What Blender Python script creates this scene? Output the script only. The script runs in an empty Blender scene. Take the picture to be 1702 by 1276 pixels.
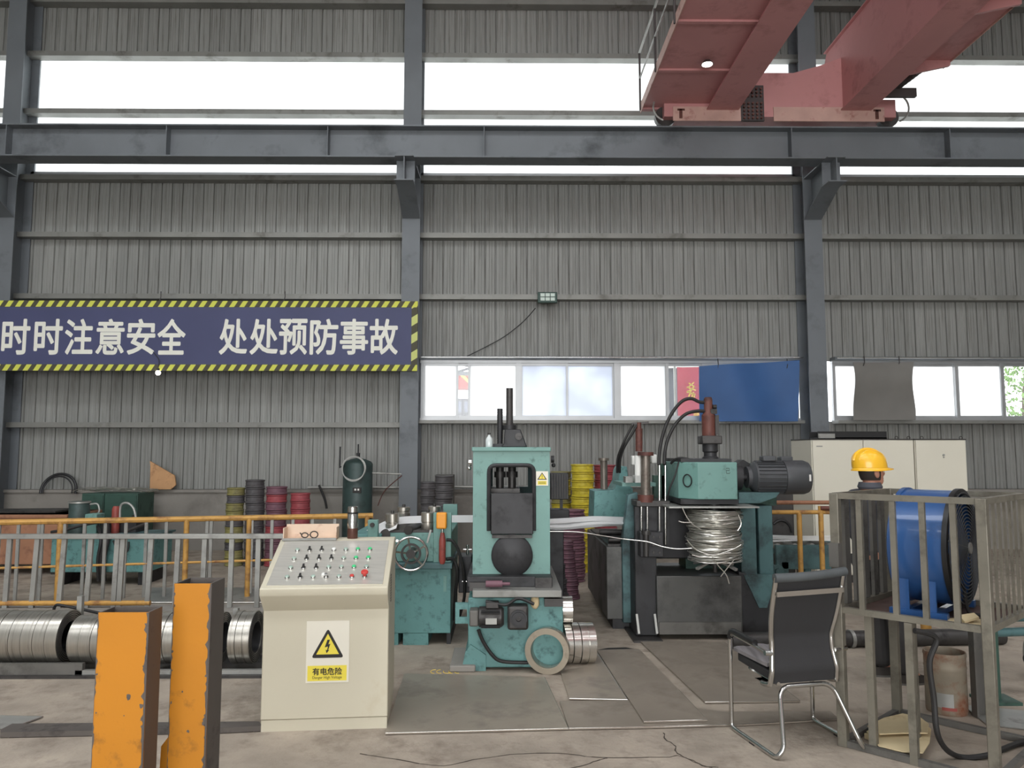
import bpy, math, random
from mathutils import Vector, Matrix, Euler
random.seed(7)
S = bpy.context.scene
COL = S.collection
PI = math.pi
# ------------------------------------------------------------------ camera
FPX, CX, CY = 1270.0, 851.0, 638.0
CAMH, PITCH, YAW = 1.70, math.radians(5.0), math.radians(0.55)
cd = bpy.data.cameras.new('camera'); cam = bpy.data.objects.new('camera', cd); COL.objects.link(cam)
cd.sensor_width = 36.0; cd.lens = FPX * 36.0 / 1702.0; cd.clip_end = 300
cam.location = (0, 0, CAMH); cam.rotation_euler = (PI/2 + PITCH, 0, -YAW)
S.camera = cam
# ------------------------------------------------------------------ sky, daylight, exposure
W = bpy.data.worlds.new('overcast_sky'); S.world = W; W.use_nodes = True
bg = W.node_tree.nodes['Background']; bg.inputs[0].default_value = (0.93, 0.97, 1.0, 1); bg.inputs[1].default_value = 3.6
S.view_settings.view_transform = 'Standard'; S.view_settings.look = 'None'
S.view_settings.exposure = 0.17; S.view_settings.gamma = 1.0; S.view_settings.use_curve_mapping = False
def area(name, loc, rot, sx, sy, power, col=(1, 1, 1)):
    l = bpy.data.lights.new(name, 'AREA'); l.shape = 'RECTANGLE'; l.size = sx; l.size_y = sy; l.energy = power; l.color = col
    o = bpy.data.objects.new(name, l); COL.objects.link(o); o.location = loc; o.rotation_euler = rot; return o
SKYL = [(-8.0, 1.5), (-2.5, 1.5), (3.0, 1.5)]           # roof-light strips: centre y, width
for i, (yy, ww) in enumerate(SKYL):
    area('roof_light_daylight', (0, yy, 11.05), (0, 0, 0), 22, ww, (430, 450, 500)[i], (0.975, 0.99, 1.0))
area('open_door_daylight', (-0.5, -12.7, 3.3), (PI/2, 0, 0), 12, 6.2, 980, (1.0, 0.975, 0.94))

# ------------------------------------------------------------------ measuring helpers
_R = Euler((PI/2 + PITCH, 0, -YAW)).to_matrix()
def ray(px, py): return _R @ Vector(((px - CX) / FPX, (CY - py) / FPX, -1))
def at(px, py, Y):
    d = ray(px, py); return Vector((0, 0, CAMH)) + d * (Y / d.y)
def gr(px, py, z=0.0):
    d = ray(px, py); return Vector((0, 0, CAMH)) + d * ((z - CAMH) / d.z)
def V(*a): return Vector(a)
# ------------------------------------------------------------------ mesh builder
class MB:
    def __init__(s, M=None): s.v = []; s.f = []; s.M = M
    def add(s, vs, fs):
        n = len(s.v)
        s.v += [(s.M @ Vector(v)) if s.M else Vector(v) for v in vs]
        s.f += [tuple(n + i for i in f) for f in fs]; return s
    def box(s, x0, x1, y0, y1, z0, z1):
        return s.add([(x0,y0,z0),(x1,y0,z0),(x1,y1,z0),(x0,y1,z0),(x0,y0,z1),(x1,y0,z1),(x1,y1,z1),(x0,y1,z1)],
                     [(0,3,2,1),(4,5,6,7),(0,1,5,4),(1,2,6,5),(2,3,7,6),(3,0,4,7)])
    def pbox(s, px0, px1, py0, py1, Y0, Y1):
        m = (px0 + px1) / 2; k = (py0 + py1) / 2
        x0 = at(px0, k, Y0).x; x1 = at(px1, k, Y0).x; z1 = at(m, py0, Y0).z; z0 = at(m, py1, Y0).z
        return s.box(x0, x1, Y0, Y1, z0, z1)
    def bar(s, p0, p1, w, h=None, up=(0, 0, 1)):
        h = w if h is None else h
        p0 = Vector(p0); p1 = Vector(p1); d = (p1 - p0).normalized(); u = Vector(up)
        if abs(d.dot(u)) > 0.98: u = Vector((0, 1, 0))
        a = d.cross(u).normalized(); b = a.cross(d).normalized(); a = a * w / 2; b = b * h / 2
        return s.add([p0-a-b, p0+a-b, p0+a+b, p0-a+b, p1-a-b, p1+a-b, p1+a+b, p1-a+b],
                     [(0,3,2,1),(4,5,6,7),(0,1,5,4),(1,2,6,5),(2,3,7,6),(3,0,4,7)])
    def frame(s, p0, p1):
        d = (Vector(p1) - Vector(p0)).normalized(); u = Vector((0, 0, 1)) if abs(d.z) < 0.9 else Vector((0, 1, 0))
        a = d.cross(u).normalized(); return a, d.cross(a).normalized(), d
    def lathe(s, prof, base, axis=(0, 0, 1), n=20, close=False):
        base = Vector(base); a, b, d = s.frame((0, 0, 0), axis)
        vs = []; fs = []
        for r, h in prof:
            for k in range(n):
                t = 2 * PI * k / n; vs.append(base + d * h + a * (r * math.cos(t)) + b * (r * math.sin(t)))
        m = len(prof)
        for i in range(m - 1 + (1 if close else 0)):
            j = (i + 1) % m
            for k in range(n):
                q = (k + 1) % n; fs.append((i*n+k, i*n+q, j*n+q, j*n+k))
        if not close: fs.append(tuple(range(n - 1, -1, -1))); fs.append(tuple((m-1)*n + k for k in range(n)))
        return s.add(vs, fs)
    def cyl(s, p0, p1, r0, r1=None, n=16):
        p0 = Vector(p0); p1 = Vector(p1); L = (p1 - p0).length
        return s.lathe([(r0, 0), (r0 if r1 is None else r1, L)], p0, p1 - p0, n)
    def ring(s, p0, p1, ro, ri, n=28):
        p0 = Vector(p0); p1 = Vector(p1); L = (p1 - p0).length
        return s.lathe([(ro, 0), (ro, L), (ri, L), (ri, 0)], p0, p1 - p0, n, True)
    def tube(s, pts, r, n=8, closed=False):
        pts = [Vector(p) for p in pts]; m = len(pts); vs = []; fs = []; a = None
        for i, p in enumerate(pts):
            if closed: d = (pts[(i+1) % m] - pts[i-1]).normalized()
            else: d = (pts[min(i+1, m-1)] - pts[max(i-1, 0)]).normalized()
            if a is None: a = d.cross(Vector((0, 0, 1)) if abs(d.z) < 0.9 else Vector((0, 1, 0))).normalized()
            else:
                a = a - d * a.dot(d)
                a = a.normalized() if a.length > 1e-6 else d.orthogonal().normalized()
            b = d.cross(a); rr = r[i] if isinstance(r, (list, tuple)) else r
            for k in range(n):
                t = 2 * PI * k / n; vs.append(p + a * (rr * math.cos(t)) + b * (rr * math.sin(t)))
        for i in range(m if closed else m - 1):
            j = (i + 1) % m
            for k in range(n):
                q = (k + 1) % n; fs.append((i*n+k, i*n+q, j*n+q, j*n+k))
        if not closed: fs.append(tuple(range(n - 1, -1, -1))); fs.append(tuple((m-1)*n + k for k in range(n)))
        return s.add(vs, fs)
    def prism(s, pts, vec):
        pts = [Vector(p) for p in pts]; vec = Vector(vec); n = len(pts)
        return s.add(pts + [p + vec for p in pts], [tuple(range(n-1, -1, -1)), tuple(range(n, 2*n))] + [(i, (i+1) % n, n+(i+1) % n, n+i) for i in range(n)])
    def ball(s, c, rx, ry=None, rz=None, n=14, m=9):
        ry = rx if ry is None else ry; rz = rx if rz is None else rz; c = Vector(c); vs = []; fs = []
        for i in range(m + 1):
            p = PI * i / m
            for k in range(n):
                t = 2 * PI * k / n
                vs.append(c + Vector((rx*math.sin(p)*math.cos(t), ry*math.sin(p)*math.sin(t), rz*math.cos(p))))
        for i in range(m):
            for k in range(n):
                q = (k + 1) % n; fs.append((i*n+k, (i+1)*n+k, (i+1)*n+q, i*n+q))
        return s.add(vs, fs)
    def sheet(s, fn, nu, nv, t=None):
        vs = []; fs = []
        for i in range(nu + 1):
            for j in range(nv + 1): vs.append(Vector(fn(i / nu, j / nv)))
        for i in range(nu):
            for j in range(nv):
                a = i*(nv+1)+j; fs.append((a, a+nv+1, a+nv+2, a+1))
        if t is not None:
            t = Vector(t); N = len(vs); vs += [v + t for v in vs]
            fs += [tuple(N + q for q in reversed(f)) for f in fs[:nu*nv]]
            edge = [i*(nv+1) for i in range(nu+1)] + [nu*(nv+1)+j for j in range(1, nv+1)] + [i*(nv+1)+nv for i in range(nu-1, -1, -1)] + [j for j in range(nv-1, 0, -1)]
            for a, b in zip(edge, edge[1:] + edge[:1]): fs.append((b, a, a + N, b + N))
        return s.add(vs, fs)
    def mesh(s, name, org):
        me = bpy.data.meshes.new(name); me.from_pydata([tuple(v - org) for v in s.v], [], s.f)
        import bmesh
        bm = bmesh.new(); bm.from_mesh(me); bmesh.ops.recalc_face_normals(bm, faces=bm.faces); bm.to_mesh(me); bm.free()
        me.polygons.foreach_set('use_smooth', [True] * len(me.polygons)); me.set_sharp_from_angle(angle=math.radians(38)); me.update()
        return me
    def base(s):
        xs = [v.x for v in s.v]; ys = [v.y for v in s.v]; zs = [v.z for v in s.v]
        return Vector(((min(xs)+max(xs))/2, (min(ys)+max(ys))/2, min(zs)))
ORG = {}
def tag(o, label=None, cat=None, group=None, kind=None):
    if label: o['label'] = label
    if cat: o['category'] = cat
    if group: o['group'] = group
    if kind: o['kind'] = kind
    return o
def thing(name, label, cat, loc, group=None):
    o = bpy.data.objects.new(name, None); COL.objects.link(o); o.location = loc; o.empty_display_size = 0.1
    ORG[o.name] = Vector(loc); return tag(o, label, cat, group)
def part(name, mb, m, parent, bevel=0, label=None, kind=None):
    org = ORG[parent.name]; o = bpy.data.objects.new(name, mb.mesh(name, org)); COL.objects.link(o); o.parent = parent
    o.data.materials.append(m); ORG[o.name] = org
    if bevel: bev(o, bevel)
    return tag(o, label, kind=kind)
def solo(name, mb, m, label=None, cat=None, group=None, kind=None, bevel=0):
    org = mb.base(); o = bpy.data.objects.new(name, mb.mesh(name, org)); COL.objects.link(o); o.location = org
    o.data.materials.append(m); ORG[o.name] = org
    if bevel: bev(o, bevel)
    return tag(o, label, cat, group, kind)
def bev(o, w):
    b = o.modifiers.new('edge', 'BEVEL'); b.width = w; b.segments = 2; b.limit_method = 'ANGLE'; b.angle_limit = math.radians(50)
def dup(o, loc, rot=None, parent=None):
    c = o.copy(); COL.objects.link(c); c.location = loc
    if rot is not None: c.rotation_euler = rot
    if parent: c.parent = parent
    return c
def smooth(pts, n=6):
    pts = [Vector(p) for p in pts]; out = []
    for i in range(len(pts) - 1):
        p0 = pts[max(i-1, 0)]; p1 = pts[i]; p2 = pts[i+1]; p3 = pts[min(i+2, len(pts)-1)]
        for k in range(n):
            t = k / n
            out.append(0.5 * ((2*p1) + (p2-p0)*t + (2*p0-5*p1+4*p2-p3)*t*t + (3*p1-p0-3*p2+p3)*t**3))
    return out + [pts[-1]]
def rounded(pts, r, n=5, closed=False):
    """polyline with filleted corners"""
    pts = [Vector(p) for p in pts]; out = []; m = len(pts)
    for i, p in enumerate(pts):
        if not closed and i in (0, m-1): out.append(p); continue
        a = pts[i-1] - p; b = pts[(i+1) % m] - p; k = min(r, a.length*0.45, b.length*0.45)
        q0 = p + a.normalized()*k; q1 = p + b.normalized()*k
        for j in range(n + 1):
            t = j / n; out.append(q0*(1-t)**2 + p*2*t*(1-t) + q1*t*t)
    return out
def text_mb(body, org, ux, uz, depth=0.004, bold=0.0, M=None):
    """lettering filling the box org + [0,ux] x [0,uz], raised by depth along -normal"""
    c = bpy.data.curves.new('t', 'FONT'); c.body = body; c.resolution_u = 3
    o = bpy.data.objects.new('t', c); COL.objects.link(o); dg = bpy.context.evaluated_depsgraph_get(); dg.update()
    me = bpy.data.meshes.new_from_object(o.evaluated_get(dg))
    vs = [v.co.copy() for v in me.vertices]; fs = [tuple(p.vertices) for p in me.polygons]
    bpy.data.objects.remove(o); bpy.data.curves.remove(c); bpy.data.meshes.remove(me)
    x0 = min(v.x for v in vs); x1 = max(v.x for v in vs); y0 = min(v.y for v in vs); y1 = max(v.y for v in vs)
    org = Vector(org); ux = Vector(ux); uz = Vector(uz); nrm = ux.cross(uz).normalized()
    mb = MB(M)
    for k, (dx, dy) in enumerate(((0, 0), (1, 0), (-1, 0), (0, 1), (0, -1), (.7, .7), (-.7, .7), (.7, -.7), (-.7, -.7)) if bold else ((0, 0),)):
        mb.add([org + ux*((v.x-x0+dx*bold)/(x1-x0)) + uz*((v.y-y0+dy*bold)/(y1-y0)) + nrm*(depth + k*.00012) for v in vs], fs)
    return mb
# ------------------------------------------------------------------ materials
def lin(r, g, b): return tuple(((c/255)/12.92 if c <= 10 else ((c/255+0.055)/1.055)**2.4) for c in (r, g, b))
def mat(name, rgb, rough=0.6, metal=0.0, var=0.15, scale=3.0, dirt=None, dscale=6.0, damt=0.5, bump=0.0, bscale=40.0, stretch=None, rnd=0.0, coat=0.0, emit=0.0):
    m = bpy.data.materials.new(name); m.use_nodes = True; nt = m.node_tree; N = nt.nodes; L = nt.links
    bs = N['Principled BSDF']; bs.inputs['Roughness'].default_value = rough; bs.inputs['Metallic'].default_value = metal
    if coat: bs.inputs['Coat Weight'].default_value = coat
    tc = N.new('ShaderNodeTexCoord'); src = tc.outputs['Object']
    if stretch:
        mp = N.new('ShaderNodeMapping'); mp.inputs['Scale'].default_value = stretch; L.new(src, mp.inputs[0]); src = mp.outputs[0]
    no = N.new('ShaderNodeTexNoise'); no.inputs['Scale'].default_value = scale; no.inputs['Detail'].default_value = 5; L.new(src, no.inputs['Vector'])
    rp = N.new('ShaderNodeValToRGB'); c = lin(*rgb)
    rp.color_ramp.elements[0].position = 0.3; rp.color_ramp.elements[1].position = 0.72
    rp.color_ramp.elements[0].color = (*[max(0, x*(1-var)) for x in c], 1); rp.color_ramp.elements[1].color = (*[min(1, x*(1+var)) for x in c], 1)
    L.new(no.outputs['Fac'], rp.inputs[0]); out = rp.outputs[0]
    if dirt:
        n2 = N.new('ShaderNodeTexNoise'); n2.inputs['Scale'].default_value = dscale; n2.inputs['Detail'].default_value = 8; n2.inputs['Roughness'].default_value = 0.65
        L.new(tc.outputs['Object'] if not stretch else src, n2.inputs['Vector'])
        r2 = N.new('ShaderNodeValToRGB'); r2.color_ramp.elements[0].position = 0.64 - 0.3*damt; r2.color_ramp.elements[1].position = 0.80 - 0.22*damt
        L.new(n2.outputs['Fac'], r2.inputs[0])
        mx = N.new('ShaderNodeMix'); mx.data_type = 'RGBA'; L.new(r2.outputs[0], mx.inputs['Factor']); L.new(out, mx.inputs['A'])
        mx.inputs['B'].default_value = (*lin(*dirt), 1); out = mx.outputs['Result']
        ro = N.new('ShaderNodeMapRange'); ro.inputs['To Min'].default_value = rough; ro.inputs['To Max'].default_value = min(1, rough+0.2); L.new(r2.outputs[0], ro.inputs[0]); L.new(ro.outputs[0], bs.inputs['Roughness'])
    if rnd:
        oi = N.new('ShaderNodeObjectInfo'); mr = N.new('ShaderNodeMapRange'); mr.inputs['To Min'].default_value = 1-rnd; mr.inputs['To Max'].default_value = 1+rnd*0.6
        L.new(oi.outputs['Random'], mr.inputs[0]); hs = N.new('ShaderNodeHueSaturation'); L.new(mr.outputs[0], hs.inputs['Value']); L.new(out, hs.inputs['Color']); out = hs.outputs[0]
    L.new(out, bs.inputs['Base Color'])
    if bump:
        n3 = N.new('ShaderNodeTexNoise'); n3.inputs['Scale'].default_value = bscale; n3.inputs['Detail'].default_value = 4; L.new(src, n3.inputs['Vector'])
        bp = N.new('ShaderNodeBump'); bp.inputs['Strength'].default_value = bump; bp.inputs['Distance'].default_value = 0.01; L.new(n3.outputs['Fac'], bp.inputs['Height']); L.new(bp.outputs[0], bs.inputs['Normal'])
    if emit:
        bs.inputs['Emission Color'].default_value = (*c, 1); bs.inputs['Emission Strength'].default_value = emit
    return m
def pane_mat(name, col, clear):
    m = bpy.data.materials.new(name); m.use_nodes = True; nt = m.node_tree; N = nt.nodes; L = nt.links
    for n in list(N): N.remove(n)
    out = N.new('ShaderNodeOutputMaterial'); tr = N.new('ShaderNodeBsdfTranslucent'); tr.inputs[0].default_value = (*col, 1)
    tp = N.new('ShaderNodeBsdfTransparent'); gl = N.new('ShaderNodeBsdfGlossy'); gl.inputs['Roughness'].default_value = 0.15
    if clear < 0.9:
        tc = N.new('ShaderNodeTexCoord'); no = N.new('ShaderNodeTexNoise'); no.inputs['Scale'].default_value = 1.6; L.new(tc.outputs['Object'], no.inputs['Vector'])
        rp = N.new('ShaderNodeValToRGB'); rp.color_ramp.elements[0].position = .35; rp.color_ramp.elements[1].position = .65
        rp.color_ramp.elements[0].color = (*[c*0.8 for c in col], 1); rp.color_ramp.elements[1].color = (*col, 1); L.new(no.outputs['Fac'], rp.inputs[0]); L.new(rp.outputs[0], tr.inputs[0])
    a = N.new('ShaderNodeMixShader'); a.inputs[0].default_value = clear; L.new(tr.outputs[0], a.inputs[1]); L.new(tp.outputs[0], a.inputs[2])
    b = N.new('ShaderNodeMixShader'); b.inputs[0].default_value = 0.04; L.new(a.outputs[0], b.inputs[1]); L.new(gl.outputs[0], b.inputs[2])
    L.new(b.outputs[0], out.inputs[0]); return m
def stripe_mat(name, a, b, px, sx, sz):
    """two-colour diagonal print, period px metres"""
    m = bpy.data.materials.new(name); m.use_nodes = True; nt = m.node_tree; N = nt.nodes; L = nt.links; bs = N['Principled BSDF']; bs.inputs['Roughness'].default_value = .7
    tc = N.new('ShaderNodeTexCoord'); sp = N.new('ShaderNodeSeparateXYZ'); L.new(tc.outputs['Object'], sp.inputs[0])
    m1 = N.new('ShaderNodeMath'); m1.operation = 'MULTIPLY'; m1.inputs[1].default_value = sz; L.new(sp.outputs['Z'], m1.inputs[0])
    m0 = N.new('ShaderNodeMath'); m0.operation = 'MULTIPLY'; m0.inputs[1].default_value = sx; L.new(sp.outputs['X'], m0.inputs[0])
    ad = N.new('ShaderNodeMath'); ad.operation = 'ADD'; L.new(m0.outputs[0], ad.inputs[0]); L.new(m1.outputs[0], ad.inputs[1])
    dv = N.new('ShaderNodeMath'); dv.operation = 'DIVIDE'; dv.inputs[1].default_value = px; L.new(ad.outputs[0], dv.inputs[0])
    fr = N.new('ShaderNodeMath'); fr.operation = 'FRACT'; L.new(dv.outputs[0], fr.inputs[0])
    gt = N.new('ShaderNodeMath'); gt.operation = 'GREATER_THAN'; gt.inputs[1].default_value = .5; L.new(fr.outputs[0], gt.inputs[0])
    mx = N.new('ShaderNodeMix'); mx.data_type = 'RGBA'; L.new(gt.outputs[0], mx.inputs['Factor']); mx.inputs['A'].default_value = (*lin(*a), 1); mx.inputs['B'].default_value = (*lin(*b), 1)
    L.new(mx.outputs['Result'], bs.inputs['Base Color']); return m
M = {}
M['concrete'] = mat('worn_concrete', (158, 147, 134), .75, 0, .20, 3.5, (126, 115, 104), 4.5, .46, .55, 30)
M['plate'] = mat('floor_steel', (146, 136, 124), .45, .25, .14, 1.6, (122, 114, 104), 1.8, .5, .12, 14)
M['plate2'] = mat('floor_steel_dark', (150, 140, 127), .34, .2, .12, 1.4, (122, 116, 108), 2.0, .42, .1, 12)
M['crack'] = mat('crack_dark', (62, 54, 47), .95)
M['clad'] = mat('cladding_paint', (144, 145, 142), .55, .1, .16, 2.2, (106, 104, 99), 3.0, .40, 0, 40, (9, 9, .30), .12)
M['wallconc'] = mat('dirty_masonry', (140, 136, 130), .85, 0, .12, 1.2, (116, 112, 107), 1.4, .40, .3, 20)
M['steel'] = mat('structure_grey', (114, 119, 124), .55, .15, .08, 1.5, (86, 90, 94), 1.2, .35)
M['purlin'] = mat('purlin_galvanised', (136, 136, 132), .5, .3, .12, 2, (104, 101, 96), 3, .3)
M['alu'] = mat('window_aluminium', (176, 178, 180), .4, .5, .06, 3)
M['crane'] = mat('crane_red', (192, 136, 136), .6, .0, .07, 1.2, (168, 118, 118), 2.4, .38)
M['cranedk'] = mat('crane_dark', (72, 66, 66), .6, .2, .15, 3)
M['pink'] = mat('crane_lit_pink', (196, 160, 150), .6, 0, .12, 3, (150, 90, 84), 5, .3)  # paler crane red, window light on the end carriage put into the colour
M['teal'] = mat('teal_paint', (108, 148, 141), .48, .0, .10, 2.5, (74, 98, 94), 11, .26, .06, 60)
M['tealdk'] = mat('teal_grimy', (74, 106, 108), .5, .0, .2, 2.5, (42, 52, 54), 3.5, .55, .06, 60)
M['tealw'] = mat('teal_weathered', (94, 140, 138), .5, .0, .14, 2.5, (60, 92, 94), 13, .40, .08, 60)
M['grime'] = mat('greasy_iron', (52, 52, 54), .5, .35, .25, 4, (34, 34, 35), 5, .4)
M['iron'] = mat('dark_iron', (70, 68, 67), .45, .5, .2, 5, (44, 42, 42), 8, .4)
M['black'] = mat('black_plastic', (30, 30, 31), .45, 0, .15, 5)
M['rubber'] = mat('black_rubber', (34, 33, 33), .6, 0, .2, 5)
M['motor'] = mat('motor_grey', (74, 76, 79), .45, .1, .12, 4, (56, 58, 60), 5, .3)
M['chrome'] = mat('chrome', (205, 205, 203), .16, 1.0, .05, 4)
M['bright'] = mat('bright_strip', (240, 241, 242), .3, .35, .06, 6)
M['wire'] = mat('galvanised_wire', (214, 212, 205), .28, .8, .14, 8)
M['coil'] = mat('rolled_steel', (186, 182, 174), .30, .9, .10, 4, (120, 112, 104), 3, .3, 0, 40, (14, .6, .6))
M['galv'] = mat('galvanised_post', (158, 158, 154), .4, .45, .14, 4, (118, 116, 112), 5, .35)
M['cage'] = mat('grimy_galvanised', (124, 120, 109), .5, .4, .16, 5, (96, 92, 82), 6, .45)
M['cagedk'] = mat('grimy_slat', (104, 102, 98), .55, .35, .16, 4, (76, 74, 70), 5, .4)
M['railyellow'] = mat('rail_yellow', (196, 150, 78), .55, .1, .12, 5, (138, 98, 64), 8, .50)
M['yellow'] = mat('post_yellow', (190, 122, 10), .6, .0, .07, 2.5, (128, 84, 26), 9, .20, .05, 40)
M['postgrey'] = mat('post_bare_steel', (98, 92, 88), .55, .4, .15, 3, (66, 62, 60), 6, .4)
M['cream'] = mat('console_cream', (200, 194, 174), .45, .0, .03, 2, (190, 180, 156), 2.5, .1)
M['creamdk'] = mat('cabinet_cream', (212, 208, 193), .5, .0, .03, 1.5)
M['inox'] = mat('brushed_panel', (214, 211, 203), .34, .55, .08, 5, None, 6, .5, .05, 60, (1, 14, 14))
M['signwhite'] = mat('sign_white', (226, 222, 208), .5, 0, .02)
M['signyellow'] = mat('sign_yellow', (232, 214, 72), .5, 0, .03)
M['ink'] = mat('sign_black', (34, 32, 30), .6, 0, .1)
M['white'] = mat('white_paint', (228, 228, 224), .5, 0, .03)
M['green'] = mat('button_green', (70, 196, 128), .35, 0, .05)
M['palegreen'] = mat('button_pale', (176, 196, 184), .3, .3, .05)
M['red'] = mat('button_red', (196, 62, 56), .4, 0, .08)
M['redpaint'] = mat('cylinder_red', (144, 66, 58), .5, 0, .15, 5, (92, 48, 42), 9, .4)
M['reddark'] = mat('cylinder_oxide', (102, 60, 52), .55, .1, .2, 5, (60, 40, 38), 7, .5)
M['orange'] = mat('pendant_orange', (232, 152, 40), .45, 0, .05)
M['navy'] = mat('banner_navy', (72, 76, 112), .6, 0, .08, 1.2)
M['letter'] = mat('banner_letter', (236, 236, 226), .6, 0, .04)
M['hazard'] = stripe_mat('hazard_print', (212, 216, 92), (78, 76, 60), .172, 1.0, -.62)
M['hazardv'] = stripe_mat('hazard_print_side', (206, 212, 130), (78, 76, 60), .30, .62, -1.0)
M['tarpblue'] = mat('blue_tarpaulin', (54, 94, 148), .6, 0, .14, 1.2)
M['felt'] = mat('grey_sheet', (122, 120, 116), .8, 0, .12, 1.4)
M['flood'] = mat('floodlight_body', (58, 80, 74), .5, .2, .1)
M['lens'] = mat('floodlight_lens', (206, 220, 212), .25, 0, .04)
M['bulb'] = mat('lit_bulb', (255, 250, 238), .4, 0, 0, emit=6)
M['greendk'] = mat('dark_green_paint', (52, 82, 72), .5, 0, .12, 3, (36, 54, 48), 4, .4)
M['tank'] = mat('tank_green', (58, 76, 74), .45, .1, .12, 3, (42, 54, 52), 4, .4)
M['rustbox'] = mat('oxide_red_box', (152, 108, 82), .65, 0, .14, 3, (120, 84, 66), 5, .4)
M['card'] = mat('cardboard', (206, 188, 150), .85, 0, .1, 4, (166, 142, 106), 5, .25)
M['cardbrown'] = mat('stained_board', (196, 152, 110), .85, 0, .12, 4, (128, 92, 66), 5, .35)
M['bluefan'] = mat('fan_blue', (50, 88, 142), .32, .1, .08, 3, (38, 66, 110), 4, .2, coat=.3)
M['helmet'] = mat('helmet_yellow', (240, 184, 40), .35, 0, .04, 3, coat=.3)
M['skin'] = mat('skin', (188, 134, 112), .55, 0, .06, 8)
M['hair'] = mat('dark_hair', (48, 40, 36), .7, 0, .2, 20)
M['jacket'] = mat('jacket_grey', (78, 80, 88), .85, 0, .12, 6)
M['trouser'] = mat('trousers_dark', (52, 50, 50), .9, 0, .15, 6)
M['shoe'] = mat('shoe_dark', (50, 44, 40), .7, 0, .15, 6)
M['chairmesh'] = mat('chair_black', (44, 44, 46), .6, 0, .06, 8, None, 6, .5, .15, 300)
M['chairpad'] = mat('chair_pad', (74, 78, 80), .6, 0, .15, 6)
M['cushion'] = mat('striped_cushion', (122, 118, 120), .85, 0, .35, 4, None, 6, .5, .2, 60, (14, 1, 1))
M['bucket'] = mat('bucket_rust', (142, 132, 116), .6, .2, .2, 6, (126, 70, 44), 5, .6)
M['rollyellow'] = mat('spool_yellow', (206, 188, 56), .5, 0, .16, 6, (150, 132, 48), 8, .35, rnd=.12)
M['rollolive'] = mat('spool_olive', (146, 140, 86), .6, 0, .2, 6, (92, 84, 68), 6, .45, rnd=.22)
M['rolldark'] = mat('spool_dark', (86, 84, 86), .6, .1, .15, 6, (62, 58, 60), 6, .4, rnd=.12)
M['rollpurple'] = mat('spool_purple', (116, 80, 92), .6, 0, .15, 6, (82, 62, 72), 6, .4, rnd=.14)
M['rollred'] = mat('spool_red', (154, 70, 76), .55, 0, .15, 6, (112, 58, 66), 6, .4, rnd=.14)
M['flagred'] = mat('flag_crimson', (190, 58, 82), .7, 0, .06)
M['gold'] = mat('flag_gold', (236, 208, 84), .6, 0, .05)
M['extgrey'] = mat('outside_grey', (84, 90, 98), .7, 0, .08)
M['extred'] = mat('outside_red', (150, 40, 34), .6, 0, .06)
M['extblue'] = mat('outside_slate', (44, 48, 62), .7, 0, .1)
M['extglass'] = mat('outside_glass', (96, 104, 124), .3, .2, .05)
M['leaf'] = mat('leaf_green', (120, 156, 84), .6, 0, .3, 3)
M['bark'] = mat('bark', (96, 82, 68), .9, 0, .2)
M['asphalt'] = mat('yard_ground', (150, 148, 142), .9, 0, .1)
M['clearpet'] = mat('clear_bottle', (206, 212, 212), .15, 0, .05)
M['brown'] = mat('thermos_brown', (92, 62, 54), .35, .4, .15)
M['rusty'] = mat('worn_steel', (124, 116, 108), .4, .5, .15, 5, (86, 74, 66), 8, .5)
M['tanksteel'] = mat('tank_steel', (88, 88, 86), .45, .35, .15, 2, (56, 55, 55), 2.2, .5)
M['shiny'] = mat('polished_strip', (214, 212, 206), .2, .95, .08, 5)
M['ringface'] = mat('ring_face', (160, 150, 134), .4, .5, .12, 6, (112, 100, 86), 6, .4)
M['frost'] = pane_mat('frosted_pane', (.9, .9, .9), .12)
M['film'] = pane_mat('film_pane', (.64, .67, .74), .03)
M['glass'] = pane_mat('clear_pane', (.9, .9, .9), .97)
M['frp'] = pane_mat('translucent_sheet', (.9, .91, .9), .15)
# ================================================================== THE HALL
WY = 13.5
def zc(py, Y=WY): return at(851, py, Y).z
XL, XR, YB = -12.2, 12.4, -13.0
fl = solo('floor', MB().box(XL, XR, YB, 13.62, -.12, 0), M['concrete'], kind='structure')
for path in ([(600,1252),(660,1262),(735,1272),(790,1262),(870,1252),(950,1253),(1000,1259),(1100,1258),(1132,1256),(1160,1268),(1185,1276)],
             [(1104,1218),(1108,1228),(1120,1238),(1122,1248),(1134,1256),(1150,1262),(1168,1272),(1195,1275)],
             [(930,1280),(965,1272),(990,1264),(1010,1259)]):
    pts = [gr(x + random.uniform(-2, 2), y, .0012) for x, y in path]; mb = MB()
    den = smooth(pts, 4)
    for i in range(len(den)): den[i] = den[i] + V(random.uniform(-.004, .004), random.uniform(-.006, .006), 0)
    for a, b in zip(den, den[1:]): mb.bar(a, b, random.uniform(.003, .009), .001)
    part('crack', mb, M['crack'], fl)
rr = random.Random(11)
for px in (722, 732, 744, 752, 762):
    c = gr(px, 1116); a = rr.uniform(0, 3)
    part('paint_mark', MB().tube([c + V(.035*math.cos(a + k*.7)*(1 - .06*k), .05*math.sin(a + k*.7), .0008) for k in range(6)], .003, 4), M['gold'], fl)
solo('ground', MB().box(-45, 45, 13.75, 70, -.3, -.15), M['asphalt'], kind='structure')
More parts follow.
